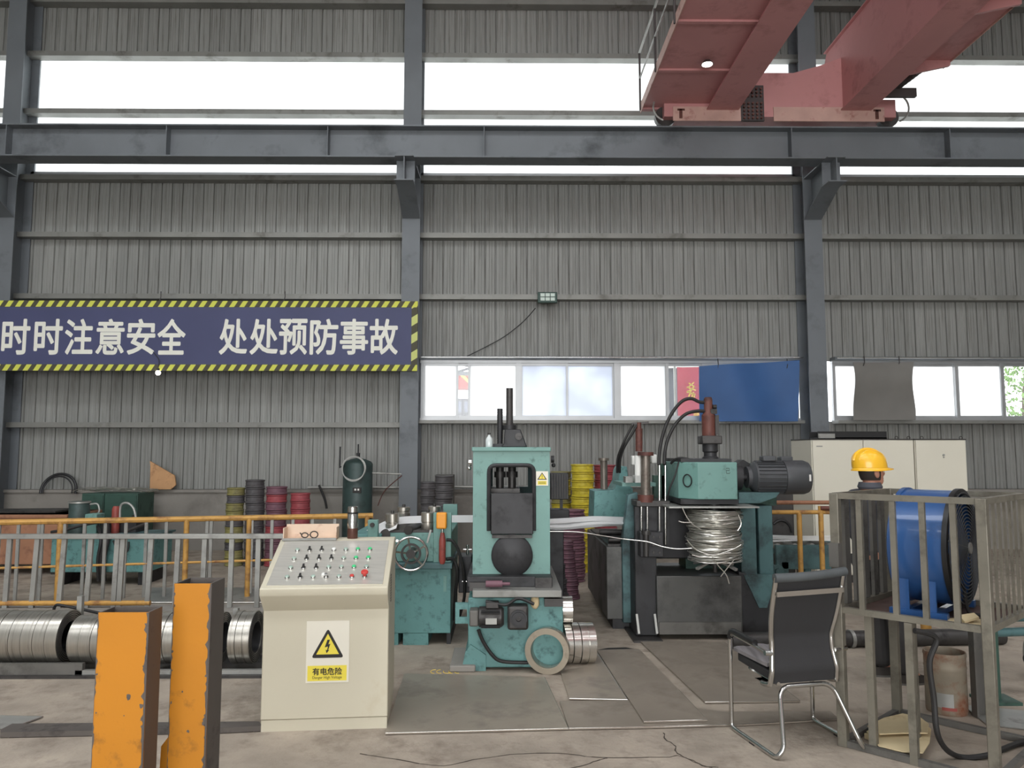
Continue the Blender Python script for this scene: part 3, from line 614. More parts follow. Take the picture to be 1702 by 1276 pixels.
    part('output_boss', MB().ring((p.x, Y2-.15, p.z), (p.x, Y2-.18, p.z), .05, .02).ring((p.x, Y2-.15, p.z), (p.x, Y2-.165, p.z), .066, .05), M['grime'], gb)
    part('wiring', MB().tube(smooth([(p.x-.25, Y2-.1, p.z+.12), (p.x-.1, Y2-.14, p.z+.10), (p.x, Y2-.1, p.z+.14), (p.x+.12, Y2-.12, p.z+.10)]), .012), M['black'], t)
    part('rag', MB().ball((p.x+.13, Y2-.03, p.z+.10), .035, .03, .055), M['card'], t)
    part('ledge_block', MB().pbox(905, 936, 995, 1008, Y2-.06, 6.3), M['iron'], t)
    part('power_lead', MB().tube(smooth([at(795, 1046, Y2-.06), at(803, 1066, Y2-.06), at(818, 1088, Y2-.06), at(835, 1099, Y2-.05), at(878, 1101, Y2-.03)]), .014), M['rubber'], t)
    p = at(770, 1018, Y2+.05); mb = MB()
    hx, hz = .062, .08
    mb.box(p.x-hx, p.x-.03, Y2+.03, Y2+.06, p.z-hz, p.z+hz).box(p.x+.03, p.x+hx, Y2+.03, Y2+.06, p.z-hz, p.z+hz).box(p.x-.03, p.x+.03, Y2+.03, Y2+.06, p.z+.03, p.z+hz).box(p.x-.03, p.x+.03, Y2+.03, Y2+.06, p.z-hz, p.z-.03)
    part('lifting_lug', mb, M['tealw'], t)
press()
p = at(813, 742, 6.45); zt_ = at(850, 750, 6.3).z + .035
t = thing('water_bottle', 'small clear plastic bottle standing on top of the teal press', 'bottle', (p.x, 6.45, zt_))
part('bottle', MB().lathe([(.028, 0), (.03, .01), (.03, .06), (.024, .075), (.011, .095), (.011, .105)], (p.x, 6.45, zt_)), M['clearpet'], t)
part('cap', MB().cyl((p.x, 6.45, zt_+.105), (p.x, 6.45, zt_+.12), .013), M['iron'], t)
# control box and ribbed radiator standing behind the press
p = at(930, 830, 7.9)
t = thing('oil_cooler', 'black finned oil cooler on a post behind the press', 'cooler', (p.x, 7.9, 0))
q0 = at(915, 830, 7.9); q1 = at(945, 786, 7.9)
part('core', MB().box(q0.x, q1.x, 7.9, 8.05, q0.z, q1.z), M['grime'], t, .006)
for k in range(7): part('fin', MB().box(q0.x+.012+k*.026, q0.x+.02+k*.026, 7.885, 7.9, q0.z+.01, q1.z-.01), M['iron'], t)
part('post', MB().box(q0.x+.10, q0.x+.13, 7.95, 7.98, .0, q0.z), M['grime'], t)
part('pump_block', MB().box(q0.x-.04, q0.x+.19, 7.85, 8.1, q0.z-.30, q0.z-.10), M['grime'], t, .01)
part('pump_base', MB().box(q0.x-.04, q0.x+.13, 7.85, 8.1, .0, q0.z-.30), M['grime'], t, .01)
# ================================================================== STRAIGHTENER (left machine)
def straightener():
    Y = 6.9
    t = thing('strip_straightener', 'teal strip straightener with handwheel and steel guide rollers', 'machine', V(at(690, 1060, Y).x, 7.3, 0))
    xa = at(625, 1000, Y).x; xb = at(749, 1000, Y).x; z1 = at(690, 944, Y).z; zm = at(690, 938, Y).z
    zl = .10
    part('base', MB().box(xa, xb, Y, 7.9, zl, z1), M['tealw'], t, .006)
    for px0, px1 in ((640, 662), (670, 712)): part('base_leg', MB().box(at(px0, 1050, Y).x, at(px1, 1050, Y).x, Y, 7.9, 0, zl), M['tealw'], t)
    part('base_leg', MB().box(at(742,1050,Y).x, xb, Y+.03, 7.9, 0, zl), M['grime'], t)
    part('table', MB().box(xa-.06, xb+.015, Y-.06, 7.95, z1, zm+.02), M['tealdk'], t, .006)
    zh = at(690, 885, Y).z
    part('body', MB().box(at(634,900,Y).x, xb, Y+.02, 7.8, zm+.02, zh), M['teal'], t, .01)
    part('body_top', MB().box(at(636,900,Y).x, xb-.06, Y+.02, 7.8, zh, zh+.02), M['iron'], t)
    part('side_plate', MB().pbox(720, 750, 852, 938, Y+.0, Y+.06), M['teal'], t, .006)
    part('side_plate', MB().pbox(736, 760, 838, 938, 7.75, 7.82), M['teal'], t, .006)
    br = part('inlet_bracket', MB().pbox(611, 628, 864, 899, Y-.1, Y-.04), M['teal'], t, .006)
    p = at(619, 872, Y-.1); part('bolt', MB().cyl((p.x, Y-.1, p.z), (p.x, Y-.12, p.z), .02), M['iron'], br)
    part('inlet_plate', MB().pbox(584, 634, 887, 900, Y-.04, 7.6), M['tealw'], t, .006)
    p = at(640, 888, Y); part('feed_roller', MB().cyl((p.x, Y, p.z), (p.x, 7.7, p.z), .045), M['iron'], t)
    p = at(678, 885, Y); part('feed_roller', MB().cyl((p.x, Y+.0, p.z+.02), (p.x+.16, 7.7, p.z+.05), .04), M['iron'], t)
    for px, py0, py1, yy in ((652, 853, 882, Y+.1), (671, 842, 862, 7.65), (711, 851, 881, Y+.1), (722, 841, 862, 7.65)):
        a = at(px, py1, yy); b = at(px, py0, yy)
        g = part('guide_roller', MB().lathe([(.058, 0), (.062, .006), (.062, .06), (.056, .066), (.056, .074), (.062, .08), (.062, b.z-a.z-.006), (.056, b.z-a.z)], (a.x, yy, a.z), n=24), M['coil'], t)
        part('roller_pin', MB().cyl((a.x, yy, b.z), (a.x, yy, b.z+.025), .016).cyl((a.x, yy, zh), (a.x, yy, a.z), .016), M['iron'], g)
    # handwheel
    c = at(683, 920, Y-.16); hw = part('handwheel', MB().tube([c + V(.142*math.cos(a), 0, .142*math.sin(a)) for a in [2*PI*k/36 for k in range(36)]], .011, 8, True), M['chrome'], t)
    part('hub', MB().cyl(c + V(0, .16, 0), c - V(0, .03, 0), .04).ring(c + V(0, .02, 0), c - V(0, .01, 0), .088, .07), M['iron'], hw)
    for k in range(5):
        a = 2*PI*k/5 + .5; part('spoke', MB().bar(c + V(.04*math.cos(a), 0, .04*math.sin(a)), c + V(.136*math.cos(a), 0, .136*math.sin(a)), .016), M['chrome'], hw)
    part('crank_grip', MB().cyl(c + V(-.11, 0, .11), c + V(-.11, -.08, .12), .012), M['chrome'], hw)
    # red jack and orange pendant
    p = at(735, 938, Y-.1); part('jack_cylinder', MB().lathe([(.02, 0), (.03, .03), (.03, .2), (.022, .24), (.016, .27)], (p.x, Y-.1, zm+.02)), M['redpaint'], t)
    part('jack_rod', MB().cyl((p.x, Y-.1, zm+.28), (p.x, Y-.1, at(735, 878, Y-.1).z), .01), M['chrome'], t)
    part('orange_cap', MB().pbox(725, 742, 852, 879, Y-.14, Y-.04), M['orange'], t, .012)
    part('lever', MB().bar(at(716, 880, Y-.06), at(710, 902, Y-.06), .016), M['galv'], t)
    part('latch_strip', MB().pbox(737, 742, 957, 983, Y-.012, Y), M['teal'], t)
    part('hydraulic_hose', MB().tube(smooth([at(742, 897, Y-.05), at(752, 899, Y-.05), at(762, 915, Y-.03), at(770, 945, Y), at(772, 990, Y+.1), at(762, 1030, Y+.2)]), .014), M['rubber'], t)
    part('hydraulic_hose', MB().tube(smooth([at(742, 929, Y-.05), at(754, 930, Y-.02), at(760, 950, Y), at(757, 990, Y+.1), at(755, 1030, Y+.2)]), .016), M['rubber'], t)
    part('valve_block', MB().pbox(762, 784, 925, 985, 7.0, 7.3), M['grime'], t, .008)
    part('valve_stem', MB().cyl(at(777, 905, 7.1), at(777, 930, 7.1), .012).cyl(at(770, 913, 7.1), at(784, 913, 7.1), .008), M['chrome'], t)
    part('valve_stem', MB().cyl(at(768, 966, 6.95), at(776, 966, 6.95), .008), M['chrome'], t)
straightener()
# ---- bright metal strip running through the line
SY = 7.05
zs = at(735, 863, SY).z
for k, (pts, yo, w, lab) in enumerate((
    (((572, 900), (606, 888), (650, 868), (700, 863), (800, 862)), .05, .055, 'bright steel strip feeding over the guide rollers into the straightener'),
    (((562, 904), (600, 896), (640, 880), (660, 872)), -.10, .05, 'dull steel strip curling up onto the inlet bracket'),
    (((900, 867), (940, 865), (980, 862), (1010, 862), (1060, 864)), .0, .035, 'bright steel strip leaving the press, topmost of three'),
    (((900, 872), (940, 873), (980, 868), (1010, 867), (1060, 867)), -.06, .03, 'bright steel strip leaving the press, in the middle of three'),
    (((900, 875), (930, 877), (970, 874), (1010, 871), (1060, 870)), .10, .03, 'bright steel strip leaving the press, lowest of three'))):
    q = smooth([at(x, y, SY + yo + (.62*(x-900)/160 if k > 1 else 0)) for x, y in pts], 6); mb = MB(); n = len(q)
    vs = []; 
    for p in q: vs += [p + V(0, -.05, -w/2), p + V(0, .05, w/2)]
    fs = [(2*i, 2*i+2, 2*i+3, 2*i+1) for i in range(n-1)]; N = len(vs)
    mb.add(vs + [v + V(0, .003, .002) for v in vs], fs + [tuple(N + j for j in reversed(f)) for f in fs] + [(0, 1, N+1, N), (N-2, N-1, 2*N-1, 2*N-2)] + [(2*i, 2*i+2, N+2*i+2, N+2*i) for i in range(n-1)] + [(2*i+1, 2*i+3, N+2*i+3, N+2*i+1) for i in range(n-1)])
    solo('metal_strip', mb, M['bright'], lab, 'metal strip')
solo('trimmed_wire', MB().tube(smooth([at(905, 883, 6.9), at(960, 884, 6.9), at(1000, 890, 6.9), at(1040, 896, 6.9), at(1075, 900, 6.85), at(1100, 908, 6.8), at(1125, 912, 6.75), at(1150, 911, 6.72)]), .004, 5), M['wire'], 'single trimmed wire running from the press to the wire winder', 'wire')
# ================================================================== WIRE WINDER (right machine)
def winder():
    t = thing('wire_winder', 'large grimy teal winding machine with vertical red cylinder and side motor', 'machine', V(1.75, 7.6, 0))
    part('guard_box', MB().prism([(.98, 7.45, .10), (.98, 7.45, .78), (1.22, 7.45, .78), (1.22, 7.45, .10)], (0, 1.7, 0)), M['tanksteel'], t, .006)
    part('guard_plinth', MB().box(1.04, 1.22, 7.5, 9.1, 0, .10), M['grime'], t)
    part('strip_guide', MB().box(1.0, 1.3, 7.5, 9.0, .78, .80).cyl((1.02, 7.6, .83), (1.3, 7.6, .83), .03).cyl((1.02, 8.3, .83), (1.3, 8.3, .83), .03), M['iron'], t)
    Y = 8.3; pr = [(986, 872), (988, 816), (1020, 815), (1028, 800), (1030, 782), (1034, 775), (1042, 775), (1044, 790), (1040, 800), (1052, 812), (1054, 872)]
    part('side_casting', MB().prism([at(x, y, Y) for x, y in pr], (0, .5, 0)), M['tealw'], t, .006)
    p = at(1010, 815, Y-.1); q = at(1010, 766, Y-.1)
    part('adjuster_rod', MB().cyl((p.x, Y-.1+.3, p.z), (p.x, Y+.2, q.z), .04).cyl((p.x, Y+.2, q.z), (p.x, Y+.2, q.z+.03), .06), M['rusty'], t)
    part('valve_shelf', MB().pbox(1034, 1090, 802, 808, 7.6, 8.2), M['teal'], t)
    part('valve_bank', MB().pbox(1040, 1052, 792, 802, 7.55, 7.7), M['galv'], t); part('valve_bank', MB().pbox(1056, 1066, 790, 802, 7.55, 7.7), M['white'], t)
    Y = 7.4
    part('left_cheek', MB().prism([at(x, y, Y) for x, y in ((1044, 822), (1060, 818), (1060, 1035), (1036, 1035), (1034, 905))], (0, .12, 0)), M['tealdk'], t, .006)
    part('back_panel', MB().pbox(1088, 1160, 790, 928, 7.75, 7.85), M['greendk'], t)
    part('dark_panel', MB().pbox(1092, 1150, 838, 928, 7.3, 7.75), M['grime'], t, .01)  # dark inner panel between the guide rods and the spindle
    part('column', MB().pbox(1056, 1092, 900, 1056, 7.12, 7.5), M['grime'], t, .006)
    for px in (1058, 1088): part('floor_clamp', MB().bar(at(px, 1020, 7.08), at(px+4, 1053, 7.05), .02), M['galv'], t)
    part('foot_plate', MB().box(at(1052,1056,7.0).x, at(1100,1056,7.0).x, 6.95, 7.5, 0, .02), M['iron'], t)
    Y = 7.15; pz = at(1070, 820, Y)
    part('guide_head', MB().pbox(1058, 1114, 832, 842, Y-.05, 7.5), M['iron'], t, .006)
    part('ram_body', MB().cyl(at(1073, 826, Y), at(1073, 756, Y), .045, n=20), M['rusty'], t)
    part('ram_flange', MB().cyl(at(1073, 834, Y), at(1073, 822, Y), .075, n=20).cyl(at(1073, 757, Y), at(1073, 751, Y), .075, n=20), M['reddark'], t, kind='stuff')
    for px in (1066, 1076, 1096, 1106):
        part('guide_rod', MB().cyl(at(px, 905, Y-.02), at(px, 768 if px > 1090 else 838, Y-.02), .011, n=10), M['chrome'], t)
    part('guide_backing', MB().pbox(1056, 1112, 842, 905, Y+.02, Y+.10), M['grime'], t)
    part('filter_cup', MB().pbox(1051, 1061, 757, 773, Y+.1, Y+.2), M['white'], t, .01); part('filter_cup', MB().pbox(1083, 1092, 755, 770, Y+.1, Y+.2), M['white'], t, .01)
    part('filter_cup', MB().cyl(at(1061, 790, Y+.05), at(1061, 757, Y+.05), .035), M['white'], t)
    part('clamp_cylinder', MB().cyl(at(1062, 750, Y+.1), at(1062, 712, Y+.1), .034).cyl(at(1062, 712, Y+.1), at(1062, 702, Y+.1), .022), M['reddark'], t)
    part('clamp_tee', MB().bar(at(1050, 704, Y+.1), at(1078, 702, Y+.1), .02), M['iron'], t)
    for o in (0, 7): part('hydraulic_hose', MB().tube(smooth([at(1060-o, 704, Y+.1), at(1050-o, 722, Y+.1), at(1038-o*.6, 742, Y+.12), at(1031-o*.6, 762, Y+.2), at(1030-o*.6, 785, Y+.3)]), .012), M['rubber'], t)
    sb = part('slider_block', MB().pbox(1064, 1103, 884, 926, Y-.16, Y-.03), M['grime'], t, .008)
    part('slider_roller', MB().cyl(at(1074, 924, Y-.19), at(1074, 884, Y-.19), .025).cyl(at(1074, 888, Y-.19), at(1074, 882, Y-.19), .04), M['iron'], sb)
    for i in range(2):
        for j in range(3): q = at(1086+i*10, 892+j*13, Y-.16); part('bolt', MB().cyl(q, q + V(0, -.012, 0), .012, n=6), M['iron'], sb)
    # base
    Y = 7.06
    part('base_tank', MB().pbox(1092, 1234, 957, 1052, Y, 7.9), M['tanksteel'], t, .008)
    part('base_skirt', MB().pbox(1096, 1232, 1034, 1054, Y-.02, Y), M['cagedk'], t)
    part('tank_step', MB().pbox(1126, 1140, 945, 957, 7.6, 7.8), M['grime'], t); part('tank_step', MB().pbox(1140, 1232, 925, 957, 7.5, 7.8), M['greendk'], t)
    part('right_base', MB().prism([(at(1232,1000,Y).x, Y+.05, 0), (at(1300,1000,Y).x, Y+.05, 0), (at(1300,1000,Y).x, Y+.05, .45), (at(1232,1000,Y).x, Y+.05, .60)], (0, .9, 0)), M['grime'], t, .008)
    part('right_column', MB().pbox(1232, 1258, 840, 1012, 7.12, 7.6), M['tealdk'], t, .006)
    part('right_column_rib', MB().pbox(1262, 1286, 840, 1010, 7.2, 7.62), M['tealdk'], t, .01)
    part('column_bracket', MB().prism([at(x, y, 7.1) for x, y in ((1236, 955), (1290, 955), (1290, 962), (1275, 1010), (1262, 1010))], (0, .06, 0)), M['tealdk'], t)
    part('rear_frame', MB().pbox(1100, 1290, 770, 840, 7.75, 7.95), M['greendk'], t)
    # gearbox
    Y = 6.85
    xa = at(1128, 800, Y+.12).x; xb = at(1160, 800, Y).x; xc = at(1226, 800, Y).x; za = at(1190, 830, Y).z; zb_ = at(1190, 768, Y).z
    g = part('gearbox', MB().prism([(xa, Y+.14, za), (xb, Y, za), (xc, Y, za), (xc, Y+.75, za), (xa, Y+.75, za)], (0, 0, zb_-za)), M['teal'], t, .008)
    part('gearbox_lid', MB().box(xa+.02, xc-.02, Y+.1, Y+.75, zb_, zb_+.03), M['grime'], g)
    part('gearbox_underplate', MB().box(xa, xc+.02, Y+.05, Y+.75, za-.045, za), M['grime'], g)
    c = V((xa+xb)/2, Y+.07, (za+zb_)/2) + V(-.008, -.012, 0); part('sight_ring', MB().tube([c + V(.032*math.cos(a), -.026*math.cos(a), .055*math.sin(a)) for a in [2*PI*k/20 for k in range(20)]], .006, 6, True), M['black'], g)
    part('grease_mark', text_mb('己', at(1207, 787, Y-.001), V(.035, 0, 0), V(0, 0, .05), .001), M['ink'], g)
    # vertical cylinder on top
    p = at(1181, 770, Y+.35); z = lambda py: at(1181, py, Y+.35).z; b = (p.x, Y+.35)
    part('lift_neck', MB().lathe([(.075, z(768)), (.075, z(760)), (.06, z(758)), (.06, z(752)), (.072, z(750)), (.072, z(738))], (p.x, Y+.35, 0), n=24), M['grime'], t)
    part('lift_flange', MB().box(p.x-.095, p.x+.095, Y+.27, Y+.45, z(738), z(724)), M['iron'], t, .01)
    part('lift_cylinder', MB().lathe([(.064, z(724)), (.064, z(690)), (.055, z(688)), (.04, z(684)), (.04, z(664)), (.032, z(660))], (p.x-.01, Y+.35, 0), n=24), M['reddark'], t)
    part('cylinder_bracket', MB().box(p.x+.04, p.x+.075, Y+.3, Y+.38, z(722), z(690)), M['iron'], t); part('port_block', MB().box(p.x+.0, p.x+.06, Y+.3, Y+.38, z(688), z(680)).cyl((p.x+.03, Y+.34, z(676)), (p.x+.065, Y+.34, z(676)), .02), M['iron'], t)
    part('hydraulic_hose', MB().tube(smooth([at(1176, 668, Y+.35), at(1163, 668, Y+.35), at(1148, 662, Y+.35), at(1132, 668, Y+.35), at(1116, 688, Y+.35), at(1104, 715, Y+.3), at(1097, 745, Y+.25), at(1095, 772, Y+.2)]), .016), M['rubber'], t)
    part('hydraulic_hose', MB().tube(smooth([at(1176, 684, Y+.35), at(1160, 683, Y+.33), at(1140, 688, Y+.32), at(1122, 706, Y+.3), at(1110, 730, Y+.28), at(1105, 752, Y+.25), at(1104, 772, Y+.2)]), .016), M['rubber'], t)
    part('oil_hose', MB().tube(smooth([at(1115, 770, Y+.3), at(1125, 762, Y+.25), at(1140, 762, Y+.2), at(1155, 768, Y+.2)]), .012), M['rubber'], t)
    part('oil_hose', MB().tube(smooth([at(1128, 768, Y+.1), at(1122, 790, Y+.05), at(1113, 812, Y+.05), at(1108, 832, Y+.1)]), .008), M['rubber'], t)
    # motor
    Ym = 7.25; c = at(1230, 793, Ym); x = lambda px: at(px, 793, Ym).x
    mo = part('motor_body', MB().lathe([(.10, x(1240)), (.10, x(1246)), (.145, x(1252)), (.145, x(1300))], (0, Ym, c.z), (1, 0, 0), 28), M['motor'], t)
    part('fan_cowl', MB().lathe([(.157, x(1300)), (.160, x(1302)), (.160, x(1334)), (.145, x(1341)), (.06, x(1342))], (0, Ym, c.z), (1, 0, 0), 28), M['motor'], mo)
    for k in range(26):
        a = 2*PI*k/26; u = V(0, math.cos(a), math.sin(a)); part('cooling_fin', MB().bar(V(x(1255), Ym, c.z) + u*.148, V(x(1299), Ym, c.z) + u*.148, .006, .022, u), M['motor'], mo)
    part('terminal_box', MB().box(x(1264), x(1286), Ym-.09, Ym+.03, c.z+.15, c.z+.20), M['motor'], mo, .01); part('lifting_eye', MB().box(x(1298), x(1318), Ym-.02, Ym+.10, c.z+.15, c.z+.195), M['motor'], mo, .01)
    part('name_plate', MB().box(x(1334), x(1337), Ym-.162, Ym-.158, c.z-.03, c.z+.03), M['white'], mo)
    part('coupling', MB().cyl((xc, Ym, c.z), (x(1242), Ym, c.z), .03).cyl((xc, Ym, c.z), (x(1230), Ym, c.z), .12, n=24), M['grime'], t)
    part('motor_mount', MB().prism([at(px, py, 7.15) for px, py in ((1228, 818), (1296, 818), (1290, 826), (1262, 836), (1228, 836))], (0, .3, 0)), M['tealdk'], t)
    part('coupling_guard', MB().prism([at(px, py, 7.3) for px, py in ((1227, 770), (1236, 764), (1246, 770), (1246, 800), (1227, 800))], (0, .2, 0)), M['grime'], t)
    # winding spindle
    pl = at(1188, 840, 6.95); 
    part('spindle_plate', MB().prism([(at(1112,838,6.8).x, 6.8, pl.z-.012), (at(1262,838,6.8).x, 6.8, pl.z-.012), (at(1262,838,6.8).x, 7.3, pl.z-.012), (at(1112,838,6.8).x, 7.3, pl.z-.012)], (0, 0, .014)), M['galv'], t)
    sx = at(1187, 880, 7.0).x; zb2 = at(1187, 930, 7.0).z
    part('spindle', MB().cyl((sx, 7.0, zb2-.05), (sx, 7.0, za-.04), .055).cyl((sx, 7.0, zb2-.11), (sx, 7.0, zb2-.05), .02), M['iron'], t)
    for k in range(4):
        a = k*PI/2 + .6; part('spindle_arm', MB().bar((sx + .07*math.cos(a), 7.0 + .07*math.sin(a), zb2-.01), (sx + .24*math.cos(a), 7.0 + .24*math.sin(a), zb2-.06), .03, .02), M['galv'], t)
    # wound wire
    w = thing('wire_bundle', 'tangled bundle of silver wire wound on the machine spindle', 'wire coil', V(sx, 7.0, zb2))
    rr = random.Random(5); zt2 = at(1187, 845, 7.0).z; mb = MB()
    for k in range(210):
        z0 = zb2 + .01 + (zt2-zb2-.03)*rr.random(); R = .205 + .035*rr.random() + .012*math.sin(z0*30); tl = rr.uniform(-.035, .035); ph = rr.uniform(0, 6.28); ox = rr.uniform(-.01, .01); e = rr.uniform(.0, .014)
        mb.tube([V(sx + ox + (R + e*math.sin(3*a+ph))*math.cos(a), 7.0 + (R + e*math.cos(4*a+ph))*math.sin(a), min(zt2, max(zb2, z0 + tl*math.sin(a+ph)))) for a in [2*PI*j/28 for j in range(28)]], .0042, 4, True)
    part('wire_turns', mb, M['wire'], w, kind='stuff')
    part('wire_core', MB().cyl((sx, 7.0, zb2+.01), (sx, 7.0, zt2-.01), .192, n=24), M['iron'], w)
    for pts in ([(1142, 897), (1158, 914), (1185, 922), (1215, 918)], [(1184, 925), (1194, 940), (1207, 955), (1212, 970)], [(1220, 930), (1208, 945), (1198, 958)], [(1134, 843), (1140, 856), (1150, 870), (1165, 880)], [(1128, 866), (1136, 868), (1150, 868)], [(1227, 855), (1232, 870), (1226, 882)], [(1150, 922), (1175, 926), (1215, 914), (1232, 905)]):
        part('loose_wire_end', MB().tube(smooth([at(x_, y_, 6.74) for x_, y_ in pts], 4), .0045, 5), M['wire'], w)
winder()
# ================================================================== RUN-OUT TABLE, RAILS AND CABINETS ON THE RIGHT
def right_side():
    Y = 8.4; t = thing('roller_table', 'low teal roller table carrying bright strips beside the winder', 'machine', V(at(1335, 940, Y).x, Y+.3, 0))
    part('side_beam', MB().pbox(1290, 1400, 906, 946, Y, Y+.06), M['tealdk'], t, .006); part('side_beam', MB().pbox(1284, 1400, 896, 920, Y+.8, Y+.86), M['tealdk'], t)
    zt_ = at(1340, 903, Y).z
    for px in (1296, 1325, 1354, 1383): x = at(px, 905, Y).x; part('roller', MB().cyl((x, Y+.06, zt_-.04), (x, Y+.8, zt_-.04), .035), M['galv'], t)
    for px in (1300, 1386): x = at(px, 945, Y).x; part('leg', MB().box(x, x+.07, Y, Y+.06, 0, zt_-.2), M['tealdk'], t); part('leg', MB().box(x, x+.07, Y+.8, Y+.86, 0, zt_-.2), M['tealdk'], t)
    c = at(1290, 948, Y-.02); part('end_wheel', MB().cyl(c, c + V(0, -.05, 0), .07, n=20).cyl(c, c + V(0, -.07, 0), .03), M['tealdk'], t)
    for k, lab in enumerate(('nearest', 'second', 'third', 'farthest')):
        a = at(1282, 897-5*k, Y+.1+.17*k); b = at(1400, 902-5*k, Y+.1+.17*k); z = zt_ + .0
        solo('flat_bar', MB().sheet(lambda u, v: (a.x + (b.x-a.x)*u, Y+.08+.18*k+.12*v, z + .008 + .012*math.sin(u*3+k)), 8, 1, (0, 0, .006)), M['bright'], 'bright flat bar on the roller table, %s from the railing' % lab, 'metal bar')
    # dark machine guard beyond
    t = thing('drive_guard', 'dark grey drive guard with arched slot behind the railing', 'machine guard', V(at(1300, 880, 9.4).x, 9.5, 0))
    xa = at(1270, 880, 9.4).x; xb = at(1321, 880, 9.4).x; z1 = at(1300, 815, 9.4).z
    part('casing', MB().box(xa, xb, 9.4, 9.7, 0, z1), M['iron'], t, .02)
    c = V((xa+xb)/2+.02, 9.39, z1-.52); part('arched_slot', MB().tube([c + V(.13*math.cos(a), 0, .16*math.sin(a)) for a in [math.radians(5+10*k) for k in range(14)]], .016), M['black'], t)
    # rusty yellow railing in front of the table
    Y = 8.05; t = thing('short_railing', 'rusty yellow pipe railing in front of the roller table', 'railing', V(at(1328, 950, Y).x, Y, 0))
    zt1 = at(1330, 836, Y).z; zt2 = at(1330, 851, Y).z
    part('top_rail', MB().cyl((at(1262,836,Y).x, Y+.1, zt1), (at(1400,836,Y).x, Y+.1, zt1), .022), M['rustbox'], t)
    part('mid_rail', MB().cyl((at(1272,851,Y).x, Y, zt2), (at(1400,851,Y).x, Y, zt2), .022), M['railyellow'], t)
    for px, z in ((1274, zt1), (1328, zt2), (1364, zt1-.03)): x = at(px, 851, Y).x; part('post', MB().cyl((x, Y, 0), (x, Y, z), .026), M['railyellow'], t)
    x = at(1362, 842, Y).x; part('rail_end', MB().cyl((x, Y-.02, zt1-.05), (x+.26, Y-.02, zt1-.05), .022), M['reddark'], t)
    # electrical cabinets
    Y = 10.0; zt_ = at(1440, 731, Y).z
    xs = [at(px, 850, Y).x for px in (1353, 1439, 1525, 1612)]; D = .72
    t = thing('electrical_cabinet', 'wide cream electrical cabinet with double doors behind the worker', 'cabinet', V((xs[0]+xs[2])/2, Y+.36, 0))
    part('body', MB().box(xs[0], xs[2]-.01, Y+.025, Y+D, .1, zt_), M['creamdk'], t); part('plinth', MB().box(xs[0]+.02, xs[2]-.03, Y+.05, Y+D, 0, .1), M['iron'], t)
    part('lid', MB().box(xs[0]-.005, xs[2]-.005, Y+.01, Y+D, zt_, zt_+.015), M['iron'], t)
    for a, b in ((xs[0]+.012, xs[1]-.004), (xs[1]+.004, xs[2]-.016)):
        d = part('door', MB().box(a, b, Y, Y+.025, .12, zt_-.005), M['creamdk'], t, .004)
        part('door_handle', MB().box(b-.05, b-.03, Y-.02, Y, .85, 1.0), M['iron'], d)
    part('name_plate', MB().box(xs[0]+.06, xs[0]+.14, Y-.004, Y, zt_-.09, zt_-.075), M['galv'], t)
    t = thing('electrical_cabinet', 'narrow single door cream electrical cabinet nearest the cage', 'cabinet', V((xs[2]+xs[3])/2, Y+.36, 0))
    part('body', MB().box(xs[2]+.01, xs[3], Y+.025, Y+D, .1, zt_), M['creamdk'], t); part('plinth', MB().box(xs[2]+.02, xs[3]-.02, Y+.05, Y+D, 0, .1), M['iron'], t)
    part('lid', MB().box(xs[2]+.006, xs[3]+.005, Y+.01, Y+D, zt_, zt_+.015), M['iron'], t)
    d = part('door', MB().box(xs[2]+.018, xs[3]-.01, Y, Y+.025, .12, zt_-.005), M['creamdk'], t, .004)
    c = at(1568, 756, Y); part('door_lamp', MB().cyl(c, c + V(0, -.015, 0), .014).cyl(c + V(0, 0, -.03), c + V(0, -.015, -.03), .008), M['galv'], d)
    for px in (1490, 1510, 1532, 1597):
        p = at(px, 727, Y+.1); part('lifting_eye', MB().tube([V(p.x + .02*math.cos(a), Y+.1, zt_+.03 + .02*math.sin(a)) for a in [2*PI*k/12 for k in range(12)]], .005, 6, True), M['iron'], t if px > 1526 else [o for o in COL.objects if o.name == 'electrical_cabinet'][0])
    t = thing('cable_tray', 'black slotted cable tray lying on top of the wide cabinet', 'cable tray', at(1420, 728, Y+.15))
    a = at(1360, 727, Y+.15); b = at(1474, 727, Y+.15); z = zt_+.016
    part('tray', MB().box(a.x, b.x, Y+.15, Y+.45, z, z+.02).box(a.x, b.x, Y+.15, Y+.17, z, z+.1).box(a.x, b.x, Y+.43, Y+.45, z, z+.1), M['black'], t)
    part('mesh_end', MB().box(a.x+.0, a.x+.22, Y+.14, Y+.15, z+.01, z+.07), M['galv'], t)
right_side()
